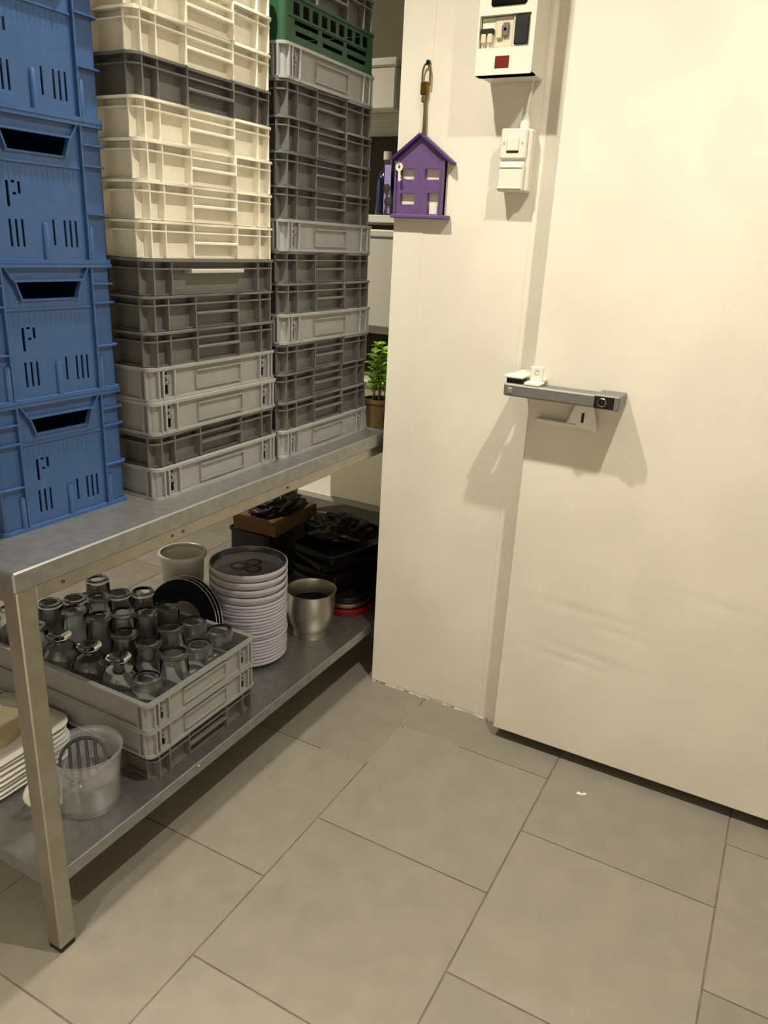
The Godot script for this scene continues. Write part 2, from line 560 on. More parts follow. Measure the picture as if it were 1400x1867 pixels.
func latch() -> void:
	var t := thing("door_latch", "grey metal lever latch bar with round lock on the white door edge", "latch", Vector3(0.22, 1.085, DZ))
	var st := mb()
	# bar: local x to the right, z out of the door
	var L := 0.297
	bbox(st, Vector3(0, 0.0, 0.050), Vector3(L, 0.032, 0.080), 0.004)
	part("bar", st, M.grey_metal, t)
	st = mb()
	bbox(st, Vector3(L - 0.062, -0.001, 0.0), Vector3(L + 0.002, 0.034, 0.0815), 0.003)
	part("lock_housing", st, M.grey_metal, t)
	st = mb()
	bbox(st, Vector3(L - 0.060, 0.001, 0.081), Vector3(L - 0.012, 0.031, 0.0835), 0.0015)
	part("lock_plate", st, M.dark_steel, t)
	st = mb()
	var turn := Transform3D(Basis(Vector3(1, 0, 0), PI / 2), Vector3(L - 0.040, 0.017, 0.083))
	lathe(st, [Vector2(0.011, 0), Vector2(0.011, 0.005), Vector2(0.009, 0.007), Vector2(0, 0.007)], 24, Vector3.ZERO, turn)
	part("lock_cylinder", st, M.chrome, t)
	st = mb()
	box(st, Vector3(L - 0.0405, 0.012, 0.0895), Vector3(L - 0.0390, 0.022, 0.0905))
	part("keyhole", st, M.black_plastic, t)
	# hollow grey base that holds the bar on the door
	st = mb()
	bbox(st, Vector3(0.055, 0.002, 0.0), Vector3(L - 0.062, 0.028, 0.051), 0.003)
	part("base_block", st, M.grey_metal, t)
	st = mb()
	bbox(st, Vector3(0.012, 0.009, 0.080), Vector3(0.026, 0.023, 0.0825), 0.002)
	part("screw", st, M.chrome, t)
	# white striker pad and ear above the bar end
	st = mb()
	bbox(st, Vector3(-0.004, 0.045, 0.020), Vector3(0.046, 0.052, 0.072), 0.002)
	bbox(st, Vector3(-0.002, 0.040, -0.079), Vector3(0.044, 0.050, 0.022), 0.002)
	part("striker_pad", st, M.white_plastic, t)
	st = mb()
	bbox(st, Vector3(0.001, 0.031, 0.030), Vector3(0.044, 0.046, 0.066), 0.002)
	part("striker_cushion", st, M.rubber, t)
	st = mb()
	bbox(st, Vector3(0.052, 0.032, 0.030), Vector3(0.094, 0.040, 0.078), 0.002)
	bbox(st, Vector3(0.056, 0.038, 0.036), Vector3(0.090, 0.078, 0.044), 0.002)
	bbox(st, Vector3(0.056, 0.036, 0.0), Vector3(0.090, 0.044, 0.040), 0.002)
	var ear := part("ear_bracket", st, M.white_plastic, t)
	st = mb()
	lathe(st, [Vector2(0, 0), Vector2(0.006, 0), Vector2(0.006, 0.001), Vector2(0, 0.001)], 16, Vector3.ZERO, Transform3D(Basis(Vector3(1, 0, 0), PI / 2), Vector3(0.074, 0.063, 0.0442)))
	part("bolt_hole", st, M.dark_steel, ear)
	# white lever under the bar, close to the door
	st = mb()
	var z0 := 0.018
	var zz := 0.030
	var tri := [Vector2(0.182, 0.003), Vector2(0.224, 0.003), Vector2(0.242, -0.070), Vector2(0.160, -0.063), Vector2(0.168, -0.050)]
	var mid := Vector3(0.195, -0.03, (z0 + zz) / 2)
	for k in range(1, tri.size() - 1):
		for z in [z0, zz]:
			face(st, [Vector3(tri[0].x, tri[0].y, z), Vector3(tri[k].x, tri[k].y, z), Vector3(tri[k + 1].x, tri[k + 1].y, z)], mid)
	for k in tri.size():
		var a: Vector2 = tri[k]
		var b: Vector2 = tri[(k + 1) % tri.size()]
		face(st, [Vector3(a.x, a.y, z0), Vector3(b.x, b.y, z0), Vector3(b.x, b.y, zz), Vector3(a.x, a.y, zz)], mid)
	var lv := part("lever_plate", st, M.china_white, t)
	st = mb()
	bbox(st, Vector3(0.082, -0.066, 0.0), Vector3(0.190, -0.056, zz + 0.004), 0.002, Transform3D(Basis(Vector3(0, 0, 1), -0.01), Vector3.ZERO))
	part("lever_rail", st, M.china_white, lv)
	st = mb()
	box(st, Vector3(0.199, -0.052, zz - 0.001), Vector3(0.206, -0.026, zz + 0.0006))
	part("slot", st, M.dark_steel, lv)

# ---------------------------------------------------------------- table
func table() -> void:
	var zn := 1.2963
	var zb := -0.52
	var xb := -0.93
	var t := thing("steel_work_table", "stainless steel work table with a lower shelf carrying all the crates", "table")
	var st := mb()
	bbox(st, Vector3(xb, HT - 0.040, zb), Vector3(TX, HT, zn), 0.003)
	part("worktop", st, M.steel_top, t)
	st = mb()
	bbox(st, Vector3(TX - 0.034, HT - 0.072, zb + 0.05), Vector3(TX - 0.010, HT - 0.039, zn - 0.048), 0.002)
	part("front_rail", st, M.steel, t)
	st = mb()
	bbox(st, Vector3(xb + 0.010, HT - 0.072, zb + 0.05), Vector3(xb + 0.034, HT - 0.039, zn - 0.048), 0.002)
	part("rear_rail", st, M.steel, t)
	for z in [zn - 0.036, zb + 0.012]:
		st = mb()
		bbox(st, Vector3(xb + 0.048, HT - 0.072, z), Vector3(TX - 0.048, HT - 0.039, z + 0.024), 0.002)
		part("end_rail", st, M.steel, t)
	# lower shelf with its folded front edge
	st = mb()
	bbox(st, Vector3(xb + 0.010, HS - 0.033, zb + 0.010), Vector3(TX - 0.0115, HS, zn - 0.010), 0.0015)
	part("lower_shelf", st, M.steel_top, t)
	for lx in [[-0.2739, -0.2339], [xb + 0.006, xb + 0.046]]:
		for lz in [[1.2485, 1.2885], [zb + 0.008, zb + 0.048]]:
			st = mb()
			bbox(st, Vector3(lx[0], 0.012, lz[0]), Vector3(lx[1], HT - 0.039, lz[1]), 0.0025)
			var leg := part("leg", st, M.steel, t)
			st = mb()
			bbox(st, Vector3(lx[0] + 0.001, 0.0, lz[0] + 0.001), Vector3(lx[1] - 0.001, 0.012, lz[1] - 0.001), 0.002)
			part("foot", st, M.rubber, leg)
	for z in [0.905, 0.872, 0.478, 1.19]:
		st = mb()
		lathe(st, [Vector2(0, 0), Vector2(0.004, 0), Vector2(0.003, 0.002), Vector2(0, 0.002)], 12, Vector3.ZERO, Transform3D(Basis(Vector3(0, 0, 1), -PI / 2), Vector3(TX - 0.0105, HT - 0.056, z)))
		part("screw", st, M.dark_steel, t)
	st = mb()
	lathe(st, [Vector2(0, 0), Vector2(0.004, 0), Vector2(0.003, 0.002), Vector2(0, 0.002)], 12, Vector3.ZERO, Transform3D(Basis(Vector3(0, 0, 1), -PI / 2), Vector3(TX - 0.0115, HS - 0.012, 0.85)))
	part("screw", st, M.chrome, t)

# ---------------------------------------------------------------- crates
# All crates: origin at the middle of the base of the front side, front towards +x
func front_bar(st: SurfaceTool, z0: float, z1: float, y0: float, y1: float, x0: float, x1: float) -> void:
	box(st, Vector3(x0, y0, z0), Vector3(x1, y1, z1))

func ribbed_crate(called: String, label: String, m: Material, w: float, h: float, group: String, strip := false) -> Node3D:
	var D := 0.60
	var t := thing(called, label, "crate", Vector3.ZERO, 0, group)
	t.set_meta("base_name", called)
	var c := Vector3(-D / 2, 0, 0)
	var o := func(inset: float) -> PackedVector2Array:
		return outline(D - 2 * inset, w - 2 * inset, maxf(0.026 - inset, 0.004))
	var st := mb()
	var zh := 0.073
	var dp := 0.022
	ring(st, o.call(dp), o.call(dp + 0.0025), 0.0, h - 0.004, false, c)
	slab(st, o.call(dp + 0.001), 0.0005, 0.004, c)
	part("shell", st, m, t)
	# the rim steps back over the hand grip
	st = mb()
	var A: PackedVector2Array = o.call(0.0)
	var B: PackedVector2Array = o.call(dp + 0.001)
	if not strip:
		for q in [[-zh - 0.0004, 0.0], [-zh, 0.007], [zh, 0.007], [zh + 0.0004, 0.0]]:
			A.append(Vector2(D / 2 - q[1], q[0]))
			B.append(Vector2(D / 2 - dp - 0.001, q[0]))
	ring(st, A, B, h - 0.0060, h - 0.0008, false, c)
	part("top_rim", st, m, t)
	st = mb()
	ring(st, o.call(0.003), o.call(dp + 0.0005), h * 0.70, h * 0.70 + 0.0032, false, c)
	part("middle_rib", st, m, t)
	st = mb()
	ring(st, o.call(0.011), o.call(dp + 0.0005), 0.0002, 0.003, false, c)
	part("base_rib", st, m, t)
	var zr := [0.5 * w - 0.0235, 0.355 * w, zh]
	if strip:
		zr = [0.5 * w - 0.0235, 0.33 * w]
	for z in zr:
		for s in [-1, 1]:
			st = mb()
			front_bar(st, s * z - 0.0018, s * z + 0.0018, 0.001, h - 0.004, -dp - 0.0005, -0.0025)
			part("upright_rib", st, m, t)
	for x in [-0.026, -0.11, -0.20, -0.30]:
		st = mb()
		box(st, Vector3(x - 0.0018, 0.001, w / 2 - dp - 0.0005), Vector3(x + 0.0018, h - 0.004, w / 2 - 0.0025))
		part("upright_rib", st, m, t)
	st = mb()
	if strip:
		bbox(st, Vector3(-dp - 0.0005, h * 0.60, -0.088), Vector3(0.001, h * 0.71, 0.088), 0.001)
		part("label_strip", st, M.label_strip, t, "pale strip across the front")
	else:
		bbox(st, Vector3(-dp - 0.0005, h * 0.40, -zh + 0.002), Vector3(-0.0005, h * 0.40 + 0.0058, zh - 0.002), 0.001)
		part("hand_grip", st, m, t)
	return t

func smooth_crate(called: String, label: String, m: Material, w: float, h: float, group: String) -> Node3D:
	var D := 0.60
	var t := thing(called, label, "crate", Vector3.ZERO, 0, group)
	t.set_meta("base_name", called)
	var c := Vector3(-D / 2, 0, 0)
	var o := func(inset: float) -> PackedVector2Array:
		return outline(D - 2 * inset, w - 2 * inset, maxf(0.020 - inset, 0.004))
	var st := mb()
	var zi := w / 2 - 0.020
	ring(st, o.call(0.009), o.call(0.012), 0.0, h - 0.003, true, c)
	slab(st, o.call(0.010), 0.0005, 0.004, c)
	var zs := w / 2 - 0.052
	var holes := []
	for s in [-1, 1]:
		holes.append([s * zs - 0.005, s * zs + 0.005, h * 0.16, h * 0.44])
		holes.append([s * zs - 0.003, s * zs + 0.003, h * 0.74, h * 0.82])
	pierced(st, -0.012, -0.009, -zi, zi, 0.0, h - 0.003, holes)
	part("shell", st, m, t)
	st = mb()
	ring(st, o.call(0.0), o.call(0.013), h - 0.0075, h - 0.0006, false, c)
	part("top_rim", st, m, t)
	st = mb()
	ring(st, o.call(0.0015), o.call(0.0115), 0.0, 0.0065, false, c)
	part("base_flange", st, m, t)
	# corner uprights, crossed stiffeners beside them
	for s in [-1, 1]:
		for z in [w / 2 - 0.023, w / 2 - 0.036, w / 2 - 0.070]:
			st = mb()
			front_bar(st, s * z - 0.0024, s * z + 0.0024, 0.004, h - 0.006, -0.0095, 0.0)
			part("corner_rib", st, m, t)
		st = mb()
		for k in [-1, 1]:
			var tr := Transform3D(Basis(Vector3(1, 0, 0), k * 0.7), Vector3(-0.006, h * 0.60, s * zs))
			box(st, Vector3(-0.004, -0.009, -0.0012), Vector3(0.004, 0.009, 0.0012), tr)
		part("cross_brace", st, m, t)
	for x in [-0.020, -0.034]:
		st = mb()
		box(st, Vector3(x - 0.0024, 0.004, w / 2 - 0.0095), Vector3(x + 0.0024, h - 0.006, w / 2))
		part("corner_rib", st, m, t)
	# label holder: a low frame
	st = mb()
	var a := 0.078
	front_bar(st, -a, a, h * 0.72, h * 0.72 + 0.003, -0.0095, -0.0015)
	front_bar(st, -a, a, h * 0.18, h * 0.18 + 0.003, -0.0095, -0.004)
	for s in [-1, 1]:
		front_bar(st, s * a - 0.0015, s * a + 0.0015, h * 0.18, h * 0.72 + 0.003, -0.0095, -0.004)
	part("label_frame", st, m, t)
	return t

func blue_crate(label: String) -> Node3D:
	var t := thing("blue_crate", label, "crate", Vector3.ZERO, 0, "tall blue crates at the near end of the table")
	t.set_meta("base_name", "blue_crate")
	var D := 0.40
	var w := 0.306
	var h := 0.2487
	var c := Vector3(-D / 2, 0, 0)
	var o := func(inset: float) -> PackedVector2Array:
		return outline(D - 2 * inset, w - 2 * inset, maxf(0.014 - inset, 0.003))
	# s runs from the near corner (0) to the far corner (1), v from the top (0) down (1)
	var Z := func(s: float) -> float: return w / 2 - s * w
	var Y := func(v: float) -> float: return h * (1.0 - v)
	var st := mb()
	ring(st, o.call(0.009), o.call(0.012), 0.0, h - 0.003, true, c)
	slab(st, o.call(0.010), 0.0005, 0.005, c)
	var zi := w / 2 - 0.014
	var holes := []
	var H := func(s0: float, s1: float, v0: float, v1: float) -> Array:
		return [Z.call(s1), Z.call(s0), Y.call(v1), Y.call(v0)]
	for r in [[0.27, 0.73, 0.125, 0.245], [0.29, 0.308, 0.45, 0.62], [0.325, 0.348, 0.445, 0.462], [0.365, 0.383, 0.45, 0.53], [0.33, 0.352, 0.522, 0.540],
			[0.285, 0.300, 0.70, 0.885], [0.325, 0.340, 0.70, 0.885], [0.365, 0.380, 0.70, 0.885], [0.575, 0.590, 0.69, 0.87],
			[0.655, 0.670, 0.69, 0.88], [0.695, 0.710, 0.69, 0.88], [0.735, 0.750, 0.69, 0.88]]:
		holes.append(H.call(r[0], r[1], r[2], r[3]))
	var xf := -0.0085
	pierced(st, -0.012, xf, -zi, zi, 0.0, h - 0.003, holes)
	# slanted ends of the hand hole
	for k in [[0.27, 0.31], [0.73, 0.69]]:
		var a := Vector2(Z.call(k[0]), Y.call(0.125))
		var b := Vector2(Z.call(k[0]), Y.call(0.245))
		var d := Vector2(Z.call(k[1]), Y.call(0.245))
		var cen := Vector3((xf - 0.012) / 2, (a.y + b.y + d.y) / 3, (a.x + b.x + d.x) / 3)
		for x in [xf, -0.012]:
			face(st, [Vector3(x, a.y, a.x), Vector3(x, b.y, b.x), Vector3(x, d.y, d.x)], cen)
		face(st, [Vector3(xf, a.y, a.x), Vector3(xf, d.y, d.x), Vector3(-0.012, d.y, d.x), Vector3(-0.012, a.y, a.x)], cen)
	part("shell", st, M.blue, t)
	# raised middle panel edge
	st = mb()
	front_bar(st, Z.call(0.80), Z.call(0.20), Y.call(0.325), Y.call(0.312), -0.0095, -0.0055)
	part("panel_edge", st, M.blue, t)
	for s in [0.185, 0.815]:
		st = mb()
		front_bar(st, Z.call(s) - 0.002, Z.call(s) + 0.002, 0.004, h - 0.006, -0.0095, -0.001)
		part("panel_edge", st, M.blue, t)
	st = mb()
	ring(st, o.call(0.0), o.call(0.011), h - 0.0065, h - 0.0006, false, c)
	part("top_rim", st, M.blue, t)
	st = mb()
	ring(st, o.call(0.0015), o.call(0.0105), 0.0, 0.0075, false, c)
	part("base_flange", st, M.blue, t)
	for v in [0.155, 0.30, 0.64]:
		st = mb()
		ring(st, o.call(0.0), o.call(0.0105), Y.call(v), Y.call(v) + 0.003, true, c)
		part("level_rib", st, M.blue, t)
		for k in [[0.045, 0.185], [0.815, 0.955]]:
			st = mb()
			front_bar(st, Z.call(k[1]), Z.call(k[0]), Y.call(v), Y.call(v) + 0.003, -0.0095, 0.0)
			part("level_rib", st, M.blue, t)
	# lip of the hand hole
	st = mb()
	front_bar(st, Z.call(0.745), Z.call(0.255), Y.call(0.125), Y.call(0.108), -0.0095, 0.0)
	part("hand_hole_lip", st, M.blue, t)
	st = mb()
	front_bar(st, Z.call(0.70), Z.call(0.30), Y.call(0.262), Y.call(0.247), -0.0095, -0.006)
	part("hand_hole_lip", st, M.blue, t)
	for k in [-1, 1]:
		for q in [[0.11, 0.25, 0.235, 0.197], [0.026, 0.11, 0.29, 0.245]]:
			var p0 := Vector3(-0.0055, Y.call(q[0]), Z.call(0.5 - k * q[2]))
			var p1 := Vector3(-0.0055, Y.call(q[1]), Z.call(0.5 - k * q[3]))
			var ang := atan2(p1.z - p0.z, p0.y - p1.y)
			st = mb()
			box(st, Vector3(-0.004, -p0.distance_to(p1), -0.0015), Vector3(0.0045, 0, 0.0015), Transform3D(Basis(Vector3(1, 0, 0), -ang), p0))
			part("hand_hole_lip", st, M.blue, t)
	for s in [0.52, 0.165, 0.845]:
		st = mb()
		var ph := 0.066
		lathe(st, [Vector2(0.0062, 0), Vector2(0.0058, ph - 0.006), Vector2(0.0042, ph - 0.002), Vector2(0, ph)], 14, Vector3.ZERO, Transform3D(Basis.IDENTITY, Vector3(-0.0078, 0.007, Z.call(s))))
		part("peg", st, M.blue, t)
	# fine upright flutes of the panel
	st = mb()
	for k in 17:
		var z: float = Z.call(lerpf(0.21, 0.79, k / 16.0))
		front_bar(st, z - 0.0006, z + 0.0006, Y.call(0.44), Y.call(0.335), -0.009, -0.0081)
	part("flutes", st, M.blue, t).set_meta("kind", "stuff")
	return t

const ORD := ["bottom", "second", "third", "fourth", "fifth", "sixth", "seventh", "eighth", "ninth", "tenth", "eleventh", "twelfth", "thirteenth", "fourteenth", "fifteenth", "sixteenth"]

func blue_stack() -> void:
	var turn := -0.03
	var proto: Node3D = null
	var lab := ["bottom blue plastic crate of the blue stack, resting on the steel table", "second blue plastic crate from the bottom, lower middle of the blue stack", "third blue plastic crate from the bottom, upper middle of the blue stack", "topmost blue plastic crate holding white and red cartons"]
	for k in 4:
		var at := Vector3(-0.367 + [0.0, 0.002, -0.001, 0.001][k], HT + k * 0.2489, 1.0505 + [0.0, 0.002, 0.0, -0.001][k])
		var n: Node3D
		if proto == null:
			proto = blue_crate(lab[0])
			n = proto
			n.position = at
		else:
			n = copy_of(proto, lab[k], at)
		n.rotation.y = turn
	# cartons seen through the slots of the topmost crate
	var yb := HT + 3 * 0.2489 + 0.0055
	for k in 3:
		var c := thing("drink_carton", ["white and red carton nearest the far side inside top blue crate", "white and red carton in the middle inside top blue crate", "white and red carton at the near side inside top blue crate"][k], "carton", Vector3(-0.446, yb, 0.965 + k * 0.082), 0, "cartons inside the top blue crate")
		var st := mb()
		bbox(st, Vector3(-0.05, 0.062, -0.038), Vector3(0.05, 0.205, 0.038), 0.003)
		part("upper_wrap", st, M.white_plastic, c)
		st = mb()
		bbox(st, Vector3(-0.05, 0.045, -0.038), Vector3(0.05, 0.062, 0.038), 0.002)
		part("red_band", st, mat(Color(0.42, 0.06, 0.10), 0.4), c)
		st = mb()
		bbox(st, Vector3(-0.05, 0.0, -0.038), Vector3(0.05, 0.045, 0.038), 0.003)
		part("lower_wrap", st, mat(Color(0.30, 0.12, 0.12), 0.4), c)

func stack(kinds: String, protos: Dictionary, at: Vector3, pitch: float, zl: float, w0: float, widths: Callable, whose: String) -> float:
	var desc := {"L": "light grey smooth-sided crate", "D": "dark grey ribbed crate", "W": "white ribbed crate", "S": "dark crate with pale strip"}
	var y := at.y
	for k in kinds.length():
		var kd := kinds[k]
		var label := "%s, %s from the bottom of the %s" % [desc[kd], ORD[k], whose]
		if k == 0:
			label = "%s at the bottom of the %s" % [desc[kd], whose]
		var n: Node3D = protos[kd]
		var w: float = widths.call(k)
		var jx := rng.randf_range(-0.003, 0.003)
		var pos := Vector3(at.x + jx, y, zl - w / 2)
		if n.has_meta("used"):
			n = copy_of(n, label, pos)
		else:
			n.position = pos
			n.set_meta("label", label)
		protos[kd].set_meta("used", true)
		n.scale = Vector3(1, 1, w / w0)
		n.rotation.y = rng.randf_range(-0.004, 0.004)
		y += pitch
	return y

func middle_stack() -> void:
	var h := 0.0731
	var w := 0.440
	var g := "grey and white crates of the middle stack"
	var p := {
		"L": smooth_crate("smooth_crate", "x", M.light_crate, w, h, g), "D": ribbed_crate("ribbed_crate", "x", M.dark_crate, w, h, g),
		"W": ribbed_crate("white_ribbed_crate", "x", M.white_crate, w, h, g), "S": ribbed_crate("strip_crate", "x", M.dark_crate, w, h, g, true)}
	stack("LDLLDDSWWWWDWWW", p, Vector3(-0.2998, HT, 0), h, 0.8765, w, func(k: int) -> float: return lerpf(0.445, 0.432, k / 14.0), "middle stack beside blue crates")

func far_stack() -> void:
	var h := 0.0760
	var w := 0.455
	var g := "grey crates of the stack beside the white wall"
	var p := {"L": smooth_crate("flat_smooth_crate", "x", M.light_crate, w, h, g), "D": ribbed_crate("flat_ribbed_crate", "x", M.dark_crate, w, h, g)}
	var wf := func(k: int) -> float: return 0.458 - 0.0032 * maxf(0, k - 4)
	var y := stack("LDDDLDDLDDDDL", p, Vector3(-0.288, HT, 0), h, 0.4285, w, wf, "stack beside the white wall")
	# green mesh crate and the two dark ones above it
	var gc := thing("green_mesh_crate", "green mesh bread crate near the top of the stack by the wall", "crate", Vector3(-0.288, y, 0.4285 - 0.2125))
	var W := 0.425
	var H := 0.098
	var D := 0.58
	var c := Vector3(-D / 2, 0, 0)
	var st := mb()
	var o := func(inset: float) -> PackedVector2Array: return outline(D - 2 * inset, W - 2 * inset, maxf(0.02 - inset, 0.004))
	ring(st, o.call(0.004), o.call(0.007), 0.0, H - 0.003, true, c)
	slab(st, o.call(0.006), 0.0005, 0.004, c)
	var zi := W / 2 - 0.02
	var holes := []
	for k in 9:
		var z := lerpf(-zi + 0.035, zi - 0.035, k / 8.0)
		holes.append([z - 0.0125, z + 0.0125, H * 0.60, H * 0.86])
	for k in 3:
		var z := lerpf(-0.115, 0.115, k / 2.0)
		holes.append([z - 0.05, z + 0.05, H * 0.40, H * 0.50])
		holes.append([z - 0.046, z + 0.046, H * 0.18, H * 0.28])
	pierced(st, -0.007, -0.004, -zi, zi, 0.0, H - 0.003, holes)
	part("mesh_shell", st, M.green, gc)
	st = mb()
	ring(st, o.call(0.0), o.call(0.008), H - 0.006, H - 0.0005, false, c)
	part("top_rim", st, M.green, gc)
	st = mb()
	ring(st, o.call(0.0015), o.call(0.006), 0.0, 0.005, false, c)
	front_bar(st, -zi, zi, H * 0.53, H * 0.56, -0.006, -0.001)
	part("ribs", st, M.green, gc)
	y += H
	for k in 2:
		var n := copy_of(p.D, ["dark grey ribbed crate resting on the green mesh crate", "topmost dark grey ribbed crate above the green mesh crate"][k], Vector3(-0.290, y, 0.4285 - 0.2125))
		n.scale = Vector3(1, 1, 0.425 / w)
		y += h

# ---------------------------------------------------------------- lower shelf
func glass_shape(r0: float, r1: float, h: float, wall := 0.0022, base := 0.008) -> ArrayMesh:
	# upside down tumbler: mouth on the floor, base up; a closed solid
	var st := mb()
	lathe(st, [Vector2(r1 - wall, 0.0004), Vector2(r1, 0.0), Vector2(r1, 0.001), Vector2(lerpf(r1, r0, 0.5), h * 0.5), Vector2(r0, h - 0.004), Vector2(r0 - 0.003, h), Vector2(r0 * 0.6, h - 0.0015), Vector2(0.0, h - 0.0015)], 26)
	lathe(st, [Vector2(0.0, h - base), Vector2(r0 - wall - 0.003, h - base), Vector2(r0 - wall, h - base - 0.003), Vector2(lerpf(r1, r0, 0.5) - wall, h * 0.5), Vector2(r1 - wall, 0.0004)], 26)
	return mesh_of(st)

func shelf_things() -> void:
	var turn := 0.0
	var w := 0.402
	var h := 0.0745
	var fx := -0.264
	var zc := 0.780
	var g := "crates on the lower shelf"
	var d := ribbed_crate("shelf_ribbed_crate", "dark grey ribbed crate at the bottom of the lower shelf stack", M.dark_crate, w, h, g)
	d.position = Vector3(fx - 0.004, HS, zc - 0.008)
	d.scale = Vector3(1, 1, 0.98)
	var l1 := smooth_crate("shelf_smooth_crate", "light grey crate in the middle of the lower shelf stack", M.light_crate, w, h, g)
	l1.position = Vector3(fx, HS + h, zc)
	copy_of(l1, "light grey crate full of upturned drinking glasses on the lower shelf", Vector3(fx + 0.001, HS + 2 * h, zc + 0.001))
	glasses(Vector3(fx, HS + 2 * h + 0.0044, zc))
	white_plates()
	tubs()
	navy_plates()
	steel_bowl()
	pans()
	pitcher()
	square_plates()

func glasses(o: Vector3) -> void:
	var shapes := [glass_shape(0.033, 0.0395, 0.118, 0.0018), glass_shape(0.035, 0.0425, 0.094, 0.0018), glass_shape(0.031, 0.0375, 0.142, 0.0018)]
	var bowl := mb()
	lathe(bowl, [Vector2(0.036, 0.0), Vector2(0.038, 0.001), Vector2(0.048, 0.035), Vector2(0.047, 0.062), Vector2(0.034, 0.086), Vector2(0.014, 0.095), Vector2(0.012, 0.105), Vector2(0.028, 0.112), Vector2(0.030, 0.116), Vector2(0.0, 0.117)], 26)
	lathe(bowl, [Vector2(0.0, 0.088), Vector2(0.030, 0.083), Vector2(0.0445, 0.060), Vector2(0.0455, 0.035), Vector2(0.036, 0.0)], 26)
	var goblet := mesh_of(bowl)
	# (depth from the front, offset along the crate towards the near side, kind)
	var spots := [
		[0.066, 0.135, 1], [0.066, 0.045, 0], [0.070, -0.048, 1], [0.075, -0.140, 1],
		[0.160, 0.130, 3], [0.156, 0.038, 0], [0.162, -0.050, 0], [0.168, -0.138, 1],
		[0.262, 0.134, 3], [0.240, 0.040, 0], [0.248, -0.046, 2], [0.258, -0.134, 0],
		[0.364, 0.134, 3], [0.324, 0.042, 2], [0.330, -0.042, 0], [0.342, -0.128, 2],
		[0.458, 0.140, 0], [0.408, 0.048, 2], [0.414, -0.036, 2], [0.424, -0.120, 0],
		[0.544, 0.140, 2], [0.492, 0.056, 2], [0.500, -0.030, 0], [0.508, -0.116, 2]]
	var names := ["tumbler", "short_tumbler", "tall_tumbler", "goblet"]
	var labels := ["clear upturned tumbler among the glasses in the shelf crate", "clear short upturned tumbler in the shelf crate", "clear tall upturned tumbler in the shelf crate", "clear round-bellied goblet upturned in the shelf crate"]
	for s in spots:
		var k: int = s[2]
		var lb: String = labels[k]
		if k == 3:
			lb = "clear round-bellied goblet, %s of three along the crate's near side" % ("first" if s[0] < 0.2 else ("second" if s[0] < 0.3 else "third"))
		var t := thing(names[k], lb, "glass", o + Vector3(-s[0] + rng.randf_range(-0.002, 0.002), 0, s[1] + rng.randf_range(-0.002, 0.002)), rng.randf() * TAU, names[k].replace("_", " ") + " glasses in the shelf crate")
		part("glass_body", goblet if k == 3 else shapes[k], M.glass, t)

func plate_mesh(r: float, hgt: float, foot := 0.55, wall := 0.0028, edge := 0.0045) -> ArrayMesh:
	var st := mb()
	lathe(st, [Vector2(0, 0.002), Vector2(r * foot - 0.004, 0.002), Vector2(r * foot - 0.002, 0), Vector2(r * foot, 0), Vector2(r * foot + 0.003, 0.003), Vector2(lerpf(r * foot, r, 0.6), hgt * 0.5), Vector2(r - 0.001, hgt - edge), Vector2(r, hgt - edge * 0.7), Vector2(r, hgt - edge * 0.2),
		Vector2(r - 0.001, hgt), Vector2(r - 0.004, hgt - 0.0005), Vector2(lerpf(r * foot, r, 0.6) - wall * 0.4, hgt * 0.5 + wall), Vector2(r * foot, wall + 0.002), Vector2(0, wall + 0.001)], 44)
	return mesh_of(st)

func white_plates() -> void:
	var at := Vector3(-0.470, HS, 0.352)
	var pm := plate_mesh(0.119, 0.024, 0.55, 0.0028, 0.0085)
	var bm := plate_mesh(0.119, 0.0245, 0.93, 0.003, 0.012)
	var rim := mb()
	lathe(rim, [Vector2(0.1165, 0.0), Vector2(0.1192, -0.0006), Vector2(0.1195, 0.0002), Vector2(0.1192, 0.0010), Vector2(0.1165, 0.0)], 44)
	var rm := mesh_of(rim)
	var y := 0.0
	for k in 19:
		var t := thing("round_plate", "white round plate with thin blue rim in the tall plate stack", "plate", at + Vector3(rng.randf_range(-0.002, 0.002), y, rng.randf_range(-0.002, 0.002)), rng.randf() * TAU, "white plates of the tall stack")
		part("plate_body", pm, M.china, t)
		var r := part("rim_band", rm, M.rim_blue, t)
		r.position.y = 0.0160
		y += 0.0107
	y += 0.0136
	for k in 4:
		var top := k == 3
		var t := thing("deep_plate", ["lowest", "second", "third"][k % 3] + " deep white plate above the thin plates of the tall stack" if not top else "topmost deep plate of the tall stack, its inside painted dark blue", "plate", at + Vector3(0.001, y, -0.001), k * 0.7, "" if top else "deep plates on the tall plate stack")
		part("plate_body", bm, M.china, t)
		var r := part("rim_band", rm, M.rim_blue, t)
		r.position.y = 0.0140
		if top:
			var st := mb()
			lathe(st, [Vector2(0.1145, 0.0236), Vector2(0.1125, 0.0160), Vector2(0.1080, 0.0066), Vector2(0.0, 0.0050)], 44)
			part("blue_glaze", st, textured(mat(Color(1, 1, 1), 0.2), noise_tex(0.035, Color(0.08, 0.09, 0.16), Color(0.36, 0.38, 0.46), 81, 2), 9.0), t, "dark blue painted inside")
			for j in 3:
				st = mb()
				var a := j * 2.1 + 0.4
				lathe(st, [Vector2(0.018, 0.0), Vector2(0.026, 0.0), Vector2(0.026, 0.0012), Vector2(0.018, 0.0012), Vector2(0.018, 0.0)], 20, Vector3(0.03 * cos(a), 0.0066, 0.03 * sin(a)))
				part("painted_ring", st, M.navy, t)
		y += 0.0246

